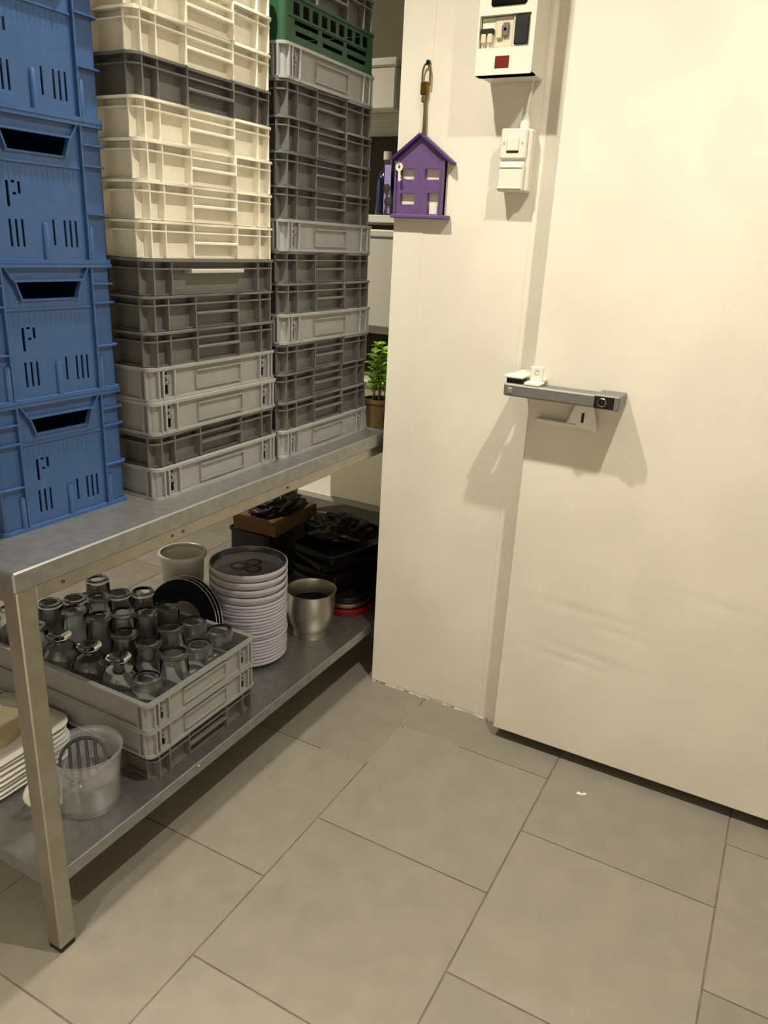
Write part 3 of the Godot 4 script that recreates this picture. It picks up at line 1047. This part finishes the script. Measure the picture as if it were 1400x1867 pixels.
func tubs() -> void:
	var at := Vector3(-0.735, HS, 0.352)
	var st := mb()
	var names := ["white plastic tub under another behind the round plates", "lidded white plastic tub on top of another behind the round plates"]
	for k in 2:
		var t := thing("plastic_tub", names[k], "tub", at + Vector3(0, k * 0.142, 0))
		st = mb()
		lathe(st, [Vector2(0, 0.0), Vector2(0.058, 0.0), Vector2(0.062, 0.005), Vector2(0.068, 0.120), Vector2(0.072, 0.122), Vector2(0.072, 0.130), Vector2(0.066, 0.130), Vector2(0.060, 0.008), Vector2(0, 0.006)], 36)
		part("tub_body", st, M.white_plastic, t)
		st = mb()
		lathe(st, [Vector2(0.0, 0.1280), Vector2(0.071, 0.1280), Vector2(0.0770, 0.1290), Vector2(0.0770, 0.1385), Vector2(0.0750, 0.1412), Vector2(0.0700, 0.1416), Vector2(0.0680, 0.1404), Vector2(0.0, 0.1404)], 36)
		part("lid", st, M.china_white, t)

func navy_plates() -> void:
	# three dark plates leaning between the glass crate and the tub
	var pm := plate_mesh(0.140, 0.018)
	var rim := mb()
	lathe(rim, [Vector2(0.1365, 0.0), Vector2(0.1405, -0.001), Vector2(0.1412, 0.0006), Vector2(0.1400, 0.0014), Vector2(0.1365, 0.0)], 44)
	var rm := mesh_of(rim)
	var tilt := 1.25
	for k in 3:
		var t := thing("navy_plate", ["rearmost dark navy plate leaning behind the glasses", "middle dark navy plate leaning behind the glasses", "foremost dark navy plate leaning behind the glasses"][k], "plate", Vector3(-0.585, HS + 0.1345, 0.4940 + k * 0.0125), 0, "navy plates leaning behind the glass crate")
		t.rotation.x = tilt
		part("plate_body", pm, M.navy, t)
		var r := part("rim_band", rm, M.china, t, "thin white rim")
		r.position.y = 0.0172

func steel_bowl() -> void:
	var t := thing("steel_bowl", "polished stainless steel footed bowl beside the tall plate stack", "bowl", Vector3(-0.378, HS, 0.140))
	var st := mb()
	lathe(st, [Vector2(0, 0.004), Vector2(0.050, 0.002), Vector2(0.056, 0.0), Vector2(0.058, 0.004), Vector2(0.056, 0.022), Vector2(0.062, 0.030), Vector2(0.072, 0.055), Vector2(0.077, 0.090), Vector2(0.079, 0.155), Vector2(0.083, 0.160), Vector2(0.0835, 0.163),
		Vector2(0.080, 0.163), Vector2(0.0765, 0.155), Vector2(0.0745, 0.09), Vector2(0.068, 0.056), Vector2(0.055, 0.032), Vector2(0, 0.030)], 48)
	part("bowl_body", st, M.steel, t)
	var b := thing("black_bowl", "black bowl nested inside the stainless steel bowl", "bowl", Vector3(-0.378, HS + 0.0325, 0.140))
	st = mb()
	lathe(st, [Vector2(0, 0.0), Vector2(0.045, 0.0), Vector2(0.060, 0.022), Vector2(0.0690, 0.055), Vector2(0.0705, 0.085), Vector2(0.067, 0.085), Vector2(0.065, 0.055), Vector2(0.055, 0.026), Vector2(0, 0.008)], 36)
	part("bowl_body", st, M.black_plastic, b)

func tray(called: String, label: String, at: Vector3, turn: float, sx: float, sz: float, h: float, m: Material, r := 0.05, group := "", tilt := Vector3.ZERO) -> Node3D:
	var t := thing(called, label, "tray", at, turn, group)
	t.rotation += tilt
	var st := mb()
	slab(st, outline(sx - 0.02, sz - 0.02, r), 0.0, 0.003)
	ring(st, outline(sx - 0.02, sz - 0.02, r), outline(sx - 0.024, sz - 0.024, r), 0.0, h)
	part("pan", st, m, t)
	st = mb()
	ring(st, outline(sx, sz, r + 0.008), outline(sx - 0.022, sz - 0.022, r), h - 0.003, h)
	part("rim", st, m, t)
	return t

func pans() -> void:
	var cx := -0.425
	var cz := -0.155
	tray("red_tray", "red oval-cornered tray at the bottom of the pan pile by the wall", Vector3(cx, HS, cz), 0.1, 0.27, 0.32, 0.026, M.red, 0.09)
	tray("silver_tray", "silver tray lying on the red tray in the pan pile", Vector3(cx - 0.005, HS + 0.0265, cz - 0.002), 0.12, 0.26, 0.31, 0.022, M.steel, 0.08)
	tray("black_tray", "shallow black tray lying on the silver tray", Vector3(cx - 0.01, HS + 0.049, cz - 0.004), 0.05, 0.265, 0.31, 0.026, M.black_plastic, 0.06)
	var y := HS + 0.0755
	var g := "dark oven trays in the pan pile by the wall"
	var lab := ["lowest dark metal oven tray above the black tray", "second dark metal oven tray of the pile by the wall", "third dark metal oven tray of the pile by the wall", "topmost dark metal oven tray of the pile by the wall"]
	for k in 4:
		tray("oven_tray", lab[k], Vector3(cx - 0.03 - 0.006 * k, y, cz - 0.06 - 0.01 * k), 1.25 + [0.0, 0.12, -0.1, 0.06][k], 0.38, 0.23, 0.030, M.dark_steel, 0.02, g)
		y += 0.0305
	# black storage bin at the back with a carton and a bag on it
	var t := thing("black_bin", "black plastic bin at the back of the lower shelf", "bin", Vector3(-0.80, HS, -0.215))
	var st := mb()
	slab(st, outline(0.18, 0.30, 0.02), 0.0, 0.004)
	ring(st, outline(0.18, 0.30, 0.02), outline(0.17, 0.29, 0.02), 0.0, 0.205)
	ring(st, outline(0.19, 0.315, 0.025), outline(0.17, 0.29, 0.02), 0.197, 0.205)
	slab(st, outline(0.17, 0.29, 0.02), 0.185, 0.2045)
	part("bin_body", st, M.black_plastic, t)
	var c := thing("cardboard_box", "flat brown cardboard box on the black bin under the table", "box", Vector3(-0.78, HS + 0.2055, -0.215), 0.06)
	st = mb()
	bbox(st, Vector3(-0.095, 0, -0.15), Vector3(0.095, 0.046, 0.15), 0.002)
	part("box_body", st, M.cardboard, c)
	st = mb()
	bbox(st, Vector3(-0.09, 0, -0.002), Vector3(0.09, 0.07, 0.002), 0.0008, Transform3D(Basis(Vector3(1, 0, 0), 0.9), Vector3(0, 0.043, 0.151)))
	part("flap", st, M.cardboard, c)
	var b := thing("black_bag", "crumpled dark bag lying on the cardboard box under the table", "bag", Vector3(-0.79, HS + 0.2517, -0.24))
	st = mb()
	lump(st, Vector3(0.085, 0.05, 0.14), 5)
	part("bag_body", st, M.black_bag, b)
	var b2 := thing("black_bag", "crumpled dark bag lying on top of the oven trays", "bag", Vector3(cx - 0.10, y + 0.0005, cz - 0.12))
	st = mb()
	lump(st, Vector3(0.13, 0.06, 0.12), 9)
	part("bag_body", st, M.black_bag, b2)

# a crumpled lump with a flat underside at y = 0
func lump(st: SurfaceTool, s: Vector3, sd: int) -> void:
	var nz := FastNoiseLite.new()
	nz.seed = sd
	nz.frequency = 1.4
	nz.fractal_octaves = 3
	var nu := 36
	var nv := 16
	st.set_smooth_group(1)
	var P := func(i: int, j: int) -> Vector3:
		var a := TAU * (i % nu) / nu
		var e := PI / 2 * j / nv
		var d := Vector3(cos(a) * cos(e), sin(e), sin(a) * cos(e))
		var r := 1.0 + 0.35 * nz.get_noise_3dv(d * 2.0)
		return Vector3(d.x * s.x * r, maxf(0, d.y * s.y * r), d.z * s.z * r)
	for j in nv:
		for i in nu:
			q4(st, P.call(i + 1, j), P.call(i, j), P.call(i, j + 1), P.call(i + 1, j + 1))
	for i in nu:
		face(st, [Vector3.ZERO, P.call(i, 0), P.call(i + 1, 0)], Vector3(0, 1, 0))
	st.set_smooth_group(-1)

func pitcher() -> void:
	var at := Vector3(-0.352, HS, 1.088)
	var t := thing("plastic_pitcher", "clear plastic pitcher holding black utensils behind the table leg", "pitcher", at)
	var st := mb()
	lathe(st, [Vector2(0, 0.0), Vector2(0.060, 0.0), Vector2(0.064, 0.003), Vector2(0.066, 0.014), Vector2(0.0685, 0.018), Vector2(0.074, 0.095), Vector2(0.0755, 0.100), Vector2(0.077, 0.140), Vector2(0.080, 0.143), Vector2(0.0775, 0.144),
		Vector2(0.0745, 0.140), Vector2(0.0715, 0.095), Vector2(0.066, 0.020), Vector2(0, 0.016)], 48)
	part("pitcher_body", st, M.clear_plastic, t)
	st = mb()
	var pts := []
	for k in 13:
		var a := PI * k / 12.0
		pts.append(Vector3(-0.036 - 0.018 * sin(a), 0.128 - 0.112 * k / 12.0, 0.066 + 0.052 * sin(a)))
	tube(st, pts, 0.0085, 10)
	part("handle", st, M.white_plastic, t, "white handle")
	# a second clear cup nested in the first, with black pieces in it
	var n := thing("nested_cup", "clear plastic cup nested in the top of the pitcher", "cup", at + Vector3(0, 0.0760, 0))
	st = mb()
	lathe(st, [Vector2(0, 0.0), Vector2(0.062, 0.0), Vector2(0.066, 0.004), Vector2(0.0705, 0.064), Vector2(0.0800, 0.0685), Vector2(0.0815, 0.074), Vector2(0.0790, 0.076), Vector2(0.0765, 0.072), Vector2(0.0690, 0.064), Vector2(0.0640, 0.006), Vector2(0, 0.003)], 48)
	part("cup_body", st, M.clear_plastic, n)
	var u := thing("slotted_disc", "round black slotted strainer disc lying tilted in the clear pitcher", "strainer", at + Vector3(-0.004, 0.118, 0.004), 0.9)
	u.rotation.x = 0.62
	st = mb()
	lathe(st, [Vector2(0.046, -0.004), Vector2(0.052, -0.004), Vector2(0.052, 0.004), Vector2(0.046, 0.004), Vector2(0.046, -0.004)], 36)
	part("ring", st, M.black_plastic, u)
	for k in 4:
		st = mb()
		var x := -0.027 + k * 0.018
		var hl := sqrt(0.048 * 0.048 - x * x)
		bbox(st, Vector3(x - 0.0035, -0.003, -hl), Vector3(x + 0.0035, 0.003, hl), 0.001)
		part("bar", st, M.black_plastic, u)
	for k in 2:
		var v := thing("black_ring", ["small black ring at the far side of the clear pitcher", "small black ring at the near side of the clear pitcher"][k], "ring", at + Vector3([0.030, 0.006][k], 0.0795 + [0.014, 0.0][k], [-0.040, 0.040][k]), 0.5)
		if k == 0:
			v.rotation.x = 1.2
		st = mb()
		lathe(st, [Vector2(0.007, 0.0), Vector2(0.0135, 0.0), Vector2(0.0135, 0.005), Vector2(0.007, 0.005), Vector2(0.007, 0.0)], 20)
		part("ring_body", st, M.black_plastic, v)

func square_plates() -> void:
	var at := Vector3(-0.630, HS, 1.115)
	var y := 0.0
	for k in 8:
		var top := k == 7
		var t := thing("square_plate", "white rounded-square plate on the near end of the lower shelf" if not top else "topmost white rounded-square plate carrying a beige bread slice", "plate", at + Vector3(rng.randf_range(-0.003, 0.003), y, rng.randf_range(-0.003, 0.003)), 0.0 + rng.randf_range(-0.03, 0.03), "white square plates at the near end" if not top else "")
		var st := mb()
		slab(st, outline(0.15, 0.15, 0.03), 0.0, 0.004)
		var lv := [[0.075, 0.0, 0.03], [0.095, 0.006, 0.035], [0.125, 0.015, 0.045]]
		st.set_smooth_group(1)
		for q in 2:
			var A := outline(lv[q][0] * 2, lv[q][0] * 2, lv[q][2])
			var B := outline(lv[q + 1][0] * 2, lv[q + 1][0] * 2, lv[q + 1][2])
			for i in A.size():
				var j := (i + 1) % A.size()
				q4(st, v3(A[j], lv[q][1]), v3(A[i], lv[q][1]), v3(B[i], lv[q + 1][1]), v3(B[j], lv[q + 1][1]))
				q4(st, v3(A[i], lv[q][1] + 0.004), v3(A[j], lv[q][1] + 0.004), v3(B[j], lv[q + 1][1] + 0.004), v3(B[i], lv[q + 1][1] + 0.004))
		ring(st, outline(0.25, 0.25, 0.045), outline(0.248, 0.248, 0.045), 0.015, 0.019)
		part("plate_body", st, M.china_white, t)
		y += 0.0125
	var b := thing("bread_slice", "beige flat bread piece lying on the topmost square plate", "bread", at + Vector3(-0.02, y - 0.0125 + 0.0050, -0.005), 0.3)
	var s2 := mb()
	slab(s2, outline(0.145, 0.14, 0.04), 0.0, 0.020)
	part("bread_body", s2, M.bread, b)

# ---------------------------------------------------------------- things on the wall
func wall_things() -> void:
	var st := mb()
	# fuse box
	var t := thing("fuse_box", "white fuse box with breakers and a red label high on the wall", "fuse box", Vector3(0.0448, 1.8385, 0.0025))
	var w := 0.143
	var d := 0.0975
	# casing: front frame with the breaker window, sides and back
	st = mb()
	bbox(st, Vector3(0.002, 0.0005, 0.0), Vector3(w - 0.0005, 0.30, d - 0.030), 0.003)
	part("back_casing", st, M.white_plastic, t)
	st = mb()
	var fr := [[0.0, 0.0, w, 0.058], [0.0, 0.126, w, 0.30], [0.0, 0.058, 0.004, 0.126], [w - 0.012, 0.058, w, 0.126]]
	for r in fr:
		box(st, Vector3(r[0], r[1], d - 0.034), Vector3(r[2], r[3], d))
	box(st, Vector3(0.0, 0.0, d - 0.034), Vector3(w, 0.004, d + 0.001))
	part("cover", st, M.white_plastic, t)
	var mods := [[0.006, 0.040, 0.060, 0.124, M.white_plastic, 0.012], [0.041, 0.086, 0.060, 0.124, M.cream_plastic, 0.010], [0.087, 0.130, 0.060, 0.124, M.white_plastic, 0.006]]
	for m in mods:
		st = mb()
		bbox(st, Vector3(m[0], m[2], d - 0.031), Vector3(m[1], m[3], d - m[5]), 0.001)
		part("breaker", st, m[4], t)
	for m in [[0.006, 0.038, 0.088, 0.100, M.black_plastic, "switch_slot"], [0.008, 0.020, 0.070, 0.090, M.cream_plastic, "toggle"], [0.024, 0.036, 0.070, 0.090, M.cream_plastic, "toggle"],
			[0.046, 0.060, 0.078, 0.106, M.cream_plastic, "toggle"], [0.062, 0.076, 0.082, 0.110, M.grey_metal, "toggle"], [0.064, 0.072, 0.092, 0.100, M.black_plastic, "switch_slot"]]:
		st = mb()
		bbox(st, Vector3(m[0], m[2], d - 0.014), Vector3(m[1], m[3], d - 0.003), 0.001)
		part(m[5], st, m[4], t)
	st = mb()
	bbox(st, Vector3(0.093, 0.062, d - 0.012), Vector3(0.126, 0.122, d + 0.001), 0.0015)
	part("black_module", st, M.black_plastic, t)
	st = mb()
	bbox(st, Vector3(0.030, 0.143, d - 0.002), Vector3(0.118, 0.170, d + 0.002), 0.004)
	part("dark_display", st, M.display, t)
	st = mb()
	bbox(st, Vector3(0.050, 0.014, d - 0.001), Vector3(0.086, 0.040, d + 0.0008), 0.0004)
	part("red_label", st, M.red_plastic, t)
	# socket pair
	var s := thing("wall_socket", "white surface-mounted socket with covered lower outlet below the fuse box", "socket", Vector3(0.108, 1.5830, 0.0025))
	st = mb()
	bbox(st, Vector3(0.002, 0.0, 0.0), Vector3(0.078, 0.146, 0.036), 0.004)
	part("housing", st, M.white_plastic, s)
	st = mb()
	bbox(st, Vector3(0.0, 0.076, 0.034), Vector3(0.068, 0.146, 0.046), 0.003)
	part("switch_plate", st, M.white_plastic, s)
	st = mb()
	bbox(st, Vector3(0.018, 0.094, 0.045), Vector3(0.050, 0.126, 0.050), 0.002)
	part("rocker", st, M.white_plastic, s)
	st = mb()
	bbox(st, Vector3(0.018, 0.090, 0.0455), Vector3(0.050, 0.095, 0.0475), 0.0008)
	part("shadow_slot", st, M.dark_steel, s)
	for x in [0.010, 0.058]:
		st = mb()
		lathe(st, [Vector2(0.0028, 0), Vector2(0.0024, 0.0015), Vector2(0, 0.0015)], 12, Vector3.ZERO, Transform3D(Basis(Vector3(1, 0, 0), PI / 2), Vector3(x, 0.112, 0.0458)))
		part("screw", st, M.chrome, s)
	st = mb()
	bbox(st, Vector3(0.0, 0.0, 0.034), Vector3(0.068, 0.070, 0.048), 0.004)
	part("flap_cover", st, M.white_plastic, s)
	st = mb()
	bbox(st, Vector3(0.0, 0.006, 0.046), Vector3(0.066, 0.0095, 0.0505), 0.001)
	bbox(st, Vector3(0.004, 0.055, 0.046), Vector3(0.064, 0.059, 0.0505), 0.001)
	part("flap_ridges", st, M.white_plastic, s)
	# cable with gland
	var c := thing("power_cable", "short white cable with gland between fuse box and socket", "cable", Vector3(0.158, 1.7292, 0.0025))
	st = mb()
	tube(st, [Vector3(0.0, 0.030, 0.014), Vector3(0.002, 0.06, 0.013), Vector3(0.006, 0.09, 0.012), Vector3(0.008, 0.112, 0.012)], 0.0042)
	part("cable", st, M.white_plastic, c)
	st = mb()
	lathe(st, [Vector2(0.0, 0), Vector2(0.013, 0), Vector2(0.013, 0.014), Vector2(0.008, 0.030), Vector2(0.0045, 0.036), Vector2(0, 0.036)], 20, Vector3(0.0, 0, 0.0145))
	part("gland", st, M.white_plastic, c)
	key_house()

func key_house() -> void:
	var t := thing("key_house", "purple wooden house-shaped key hanger with cut-out windows on the wall edge", "key hanger", Vector3(-0.205, 1.512, 0.0035))
	var W := 0.150
	var st := mb()
	var th := 0.012
	# front board with windows and a door: build in y/z and turn to face +z
	var tr := Transform3D(Basis(Vector3(0, 1, 0), -PI / 2), Vector3.ZERO)
	var raw := mb()
	var y0 := 0.010
	var y1 := 0.150
	var holes := [[0.016, 0.058, 0.100, 0.127], [0.090, 0.133, 0.100, 0.127], [0.018, 0.062, 0.036, 0.064], [0.101, 0.134, 0.012, 0.066]]
	pierced(raw, 0.0, th, 0.0, W, y0, y1, holes)
	# local z of the pierced wall becomes x, its x becomes z
	var arr := raw.commit()
	var md := MeshDataTool.new()
	md.create_from_surface(arr, 0)
	for f in md.get_face_count():
		var p := []
		for k in 3:
			var v := md.get_vertex(md.get_face_vertex(f, k))
			p.append(Vector3(v.z, v.y, v.x))
		st.add_vertex(p[0]); st.add_vertex(p[2]); st.add_vertex(p[1])
	# gable
	var ga := [Vector2(0, y1), Vector2(W, y1), Vector2(W / 2, 0.206)]
	for z in [0.0, th]:
		face(st, [Vector3(ga[0].x, ga[0].y, z), Vector3(ga[1].x, ga[1].y, z), Vector3(ga[2].x, ga[2].y, z)], Vector3(W / 2, 0.16, th / 2))
	part("front_board", st, M.purple, t)
	st = mb()
	bbox(st, Vector3(-0.006, 0.0, 0.0), Vector3(W + 0.020, 0.010, 0.024), 0.002)
	part("base_plank", st, M.purple, t)
	for s in [-1, 1]:
		st = mb()
		var apex := Vector2(W / 2, 0.2115)
		var tip := Vector2(W / 2 + s * 0.101, 0.138)
		var dv := tip - apex
		var b := Basis(Vector3(0, 0, 1), atan2(dv.y, dv.x))
		bbox(st, Vector3(0, -0.004, 0), Vector3(dv.length(), 0.004, 0.026), 0.0015, Transform3D(b, Vector3(apex.x, apex.y, 0)))
		part("roof_slat", st, M.dark_purple, t)
	for x in [0.0, W - 0.006]:
		st = mb()
		bbox(st, Vector3(x, 0.010, 0.0), Vector3(x + 0.006, 0.146, 0.020), 0.001)
		part("side_board", st, M.purple, t)
	st = mb()
	bbox(st, Vector3(0.106, 0.012, 0.0005), Vector3(0.130, 0.038, 0.005), 0.001)
	part("door_panel", st, M.white_plastic, t)
	# cord and hook
	st = mb()
	tube(st, [Vector3(W / 2, 0.212, 0.008), Vector3(W / 2 + 0.001, 0.25, 0.009), Vector3(W / 2 + 0.002, 0.292, 0.011)], 0.0030, 8)
	tube(st, [Vector3(W / 2 + 0.006, 0.212, 0.008), Vector3(W / 2 + 0.005, 0.25, 0.009), Vector3(W / 2 + 0.003, 0.292, 0.011)], 0.0022, 8)
	part("hanging_cord", st, M.cord, t)
	var h := thing("brass_hook", "brass hook with a small padlock-like catch holding the key house cord", "hook", Vector3(-0.134, 1.800, 0.0035))
	st = mb()
	bbox(st, Vector3(-0.010, 0.018, 0.0), Vector3(0.012, 0.050, 0.014), 0.003)
	part("catch_body", st, M.brass, h)
	st = mb()
	var pts := []
	for k in 17:
		var a := PI * k / 16.0
		pts.append(Vector3(0.004 + 0.011 * cos(a), 0.070 + 0.022 * sin(a), 0.008))
	pts.append(Vector3(-0.007, 0.048, 0.008))
	pts.push_front(Vector3(0.015, 0.040, 0.008))
	tube(st, pts, 0.0026, 8)
	part("shackle", st, M.cord, h)
	st = mb()
	lathe(st, [Vector2(0, 0), Vector2(0.007, 0.001), Vector2(0.008, 0.010), Vector2(0.006, 0.018), Vector2(0, 0.019)], 14, Vector3(0.002, 0.0, 0.009))
	part("knot", st, M.cord, h)
	st = mb()
	bbox(st, Vector3(0.002, 0.088, 0.0), Vector3(0.012, 0.100, 0.012), 0.002)
	part("wall_screw", st, M.dark_steel, h)
	# lilac tag strap that hangs beside the house, over the wall edge
	var sp := thing("key_strap", "lilac fabric key strap hanging at the left edge of the purple house", "key strap", Vector3(-0.2210, 1.520, 0.031))
	st = mb()
	bbox(st, Vector3(-0.010, 0.0, -0.0015), Vector3(0.010, 0.138, 0.0015), 0.0008)
	part("strap", st, M.lilac, sp)
	st = mb()
	bbox(st, Vector3(-0.011, 0.128, -0.003), Vector3(0.011, 0.140, 0.003), 0.001)
	part("clip", st, M.chrome, sp)
	# keys hanging on the left side
	var kl := [["silver key with round bow hanging at the house's left edge", Vector3(-0.216, 1.548, 0.036), 0.1], ["second silver key lower at the left edge of the house", Vector3(-0.225, 1.515, 0.036), -0.25], ["white key fob over the upper left window of the house", Vector3(-0.185, 1.602, 0.030), 0.05]]
	for k in kl.size():
		var ky := thing("hanging_key" if k < 2 else "key_fob", kl[k][0], "key", kl[k][1])
		ky.rotation.z = kl[k][2]
		st = mb()
		var ft := Transform3D(Basis(Vector3(1, 0, 0), PI / 2), Vector3(0, 0.040, 0))
		lathe(st, [Vector2(0.004, -0.0012), Vector2(0.011, -0.0012), Vector2(0.011, 0.0012), Vector2(0.004, 0.0012), Vector2(0.004, -0.0012)], 18, Vector3.ZERO, ft)
		part("bow", st, M.chrome if k < 2 else M.white_plastic, ky)
		st = mb()
		bbox(st, Vector3(-0.0035, 0.004, -0.001), Vector3(0.0035, 0.031, 0.001), 0.0004)
		box(st, Vector3(0.003, 0.006, -0.001), Vector3(0.0065, 0.010, 0.001))
		box(st, Vector3(0.003, 0.014, -0.001), Vector3(0.0055, 0.018, 0.001))
		part("blade", st, M.chrome if k < 2 else M.white_plastic, ky)
		st = mb()
		var rp := []
		for q in 19:
			var a := TAU * q / 18.0
			rp.append(Vector3(0.002 * cos(a), 0.050 + 0.008 * sin(a), 0.008 * cos(a)))
		tube(st, rp, 0.0009, 6)
		part("split_ring", st, M.chrome, ky)

# ---------------------------------------------------------------- beyond the wall end
func kitchen_beyond() -> void:
	var st := mb()
	# herb pot on the table, between the crates and the wall end
	var t := thing("potted_herb", "green potted herb on the table between crates and wall", "plant", Vector3(-0.285, HT, -0.088))
	st = mb()
	lathe(st, [Vector2(0, 0), Vector2(0.034, 0), Vector2(0.044, 0.080), Vector2(0.047, 0.080), Vector2(0.047, 0.092), Vector2(0.043, 0.092), Vector2(0.042, 0.082), Vector2(0, 0.082)], 28)
	part("pot", st, M.terracotta, t)
	st = mb()
	lathe(st, [Vector2(0.042, 0.080), Vector2(0.042, 0.084), Vector2(0.02, 0.087), Vector2(0, 0.088)], 20)
	part("soil", st, M.soil, t)
	var leaf := mb()
	var n := 6
	for i in n:
		var a := float(i) / n
		var b := float(i + 1) / n
		var wa := 0.011 * sin(PI * pow(a, 0.8))
		var wb := 0.011 * sin(PI * pow(b, 0.8))
		for s in [-1, 1]:
			leaf.add_vertex(Vector3(0.034 * a, -0.006 * a * a, 0)); leaf.add_vertex(Vector3(0.034 * b, -0.006 * b * b, 0)); leaf.add_vertex(Vector3(0.034 * b, 0.003 - 0.006 * b * b, s * wb))
			leaf.add_vertex(Vector3(0.034 * a, -0.006 * a * a, 0)); leaf.add_vertex(Vector3(0.034 * b, 0.003 - 0.006 * b * b, s * wb)); leaf.add_vertex(Vector3(0.034 * a, 0.003 - 0.006 * a * a, s * wa))
	var lm := mesh_of(leaf)
	for k in 9:
		var a := k * 2.4
		var r := 0.006 + 0.0028 * k
		var top := Vector3(cos(a) * r * 1.25, 0.27 - 0.010 * k, sin(a) * r * 1.25)
		var foot := Vector3(cos(a) * r, 0.086, sin(a) * r)
		st = mb()
		tube(st, [foot, foot.lerp(top, 0.5) + Vector3(0.003, 0, 0), top], 0.0014, 6)
		var stem := part("stem", st, M.stem, t)
		for j in 9:
			var p := foot.lerp(top, 0.22 + 0.097 * j)
			var lf := part("leaf", lm, M.leaf, stem)
			lf.position = p
			lf.basis = Basis(Vector3(0, 1, 0), a + j * 2.2) * Basis(Vector3(0, 0, 1), rng.randf_range(0.1, 0.7))
			lf.scale = Vector3.ONE * rng.randf_range(0.95, 1.35)
	# steel rack further back
	var r := thing("storage_rack", "white storage rack behind the wall end seen beside the crates", "shelf")
	var X0 := -1.45
	var X1 := -0.50
	var Z0 := -1.20
	var Z1 := -0.80
	for y in [0.30, 1.085, 1.52, 1.885]:
		st = mb()
		bbox(st, Vector3(X0, y, Z0), Vector3(X1, y + 0.028, Z1), 0.002)
		part("shelf_board", st, M.white_plastic if y < 2.0 else M.cream_plastic, r)
	for x in [X0, X1 - 0.03]:
		for z in [Z0 - 0.03, Z1]:
			st = mb()
			bbox(st, Vector3(x, 0.0, z), Vector3(x + 0.03, 2.10, z + 0.03), 0.002)
			part("upright", st, M.white_plastic, r)
	st = mb()
	box(st, Vector3(X0, 0.30, Z0 - 0.045), Vector3(X1, 2.12, Z0 - 0.031))
	part("back_panel", st, mat(Color(0.22, 0.17, 0.11), 0.7), r)
	var items := [
		["storage_box", "pale lit storage box on the upper rack shelf behind the wall end", "box", Vector3(-0.80, 1.913, -0.86), Vector3(0.36, 0.17, 0.26), M.white_plastic],
		["storage_tub", "tall pale plastic container on the rack above the herb plant", "container", Vector3(-0.70, 1.113, -0.86), Vector3(0.16, 0.38, 0.16), M.white_plastic],
		["storage_tub", "pale container on the low rack shelf behind the plant", "container", Vector3(-0.72, 0.328, -0.90), Vector3(0.36, 0.56, 0.22), M.cream_plastic]]
	for it in items:
		var o := thing(it[0], it[1], it[2], it[3])
		var sz: Vector3 = it[4]
		st = mb()
		bbox(st, Vector3(-sz.x / 2, 0, -sz.z / 2), Vector3(sz.x / 2, sz.y - 0.03, sz.z / 2), 0.006)
		part("body", st, it[5], o)
		st = mb()
		bbox(st, Vector3(-sz.x / 2 - 0.006, sz.y - 0.03, -sz.z / 2 - 0.006), Vector3(sz.x / 2 + 0.006, sz.y, sz.z / 2 + 0.006), 0.006)
		part("lid", st, it[5], o)
	var bt := thing("blue_bottle", "dark blue bottle on the rack behind the purple house", "bottle", Vector3(-0.705, 1.548, -0.85))
	st = mb()
	lathe(st, [Vector2(0, 0), Vector2(0.04, 0), Vector2(0.042, 0.004), Vector2(0.042, 0.13), Vector2(0.03, 0.16), Vector2(0.014, 0.175), Vector2(0.014, 0.21), Vector2(0, 0.21)], 28)
	part("bottle_body", st, mat(Color(0.05, 0.06, 0.22), 0.15), bt)
	st = mb()
	lathe(st, [Vector2(0.016, 0.205), Vector2(0.016, 0.235), Vector2(0, 0.236)], 20)
	part("cap", st, M.white_plastic, bt)
	var jr := thing("white_jar", "small white jar beside the dark blue bottle on the rack", "jar", Vector3(-0.62, 1.548, -0.84))
	st = mb()
	lathe(st, [Vector2(0, 0), Vector2(0.032, 0), Vector2(0.034, 0.06), Vector2(0.028, 0.075), Vector2(0.030, 0.078), Vector2(0.030, 0.094), Vector2(0, 0.095)], 24)
	part("jar_body", st, M.china_white, jr)
	# cabinet across the kitchen aisle, seen under the table
	var cb := thing("base_cabinet", "grey base cabinet across the aisle seen under the table", "cabinet", Vector3(-2.28, 0, -1.2))
	st = mb()
	bbox(st, Vector3(-0.30, 0.10, -0.9), Vector3(0.24, 0.90, 0.9), 0.003)
	part("carcass", st, mat(Color(0.42, 0.40, 0.37), 0.5), cb)
	for k in 3:
		st = mb()
		bbox(st, Vector3(0.241, 0.12, -0.88 + k * 0.59), Vector3(0.258, 0.86, -0.31 + k * 0.59), 0.003)
		var dr := part("door", st, mat(Color(0.46, 0.44, 0.40), 0.5), cb)
		st = mb()
		bbox(st, Vector3(0.259, 0.70, -0.62 + k * 0.59), Vector3(0.275, 0.715, -0.50 + k * 0.59), 0.002)
		part("handle", st, M.chrome, dr)
	st = mb()
	box(st, Vector3(-0.28, 0.0, -0.88), Vector3(0.18, 0.10, 0.88))
	part("plinth", st, M.rubber, cb)
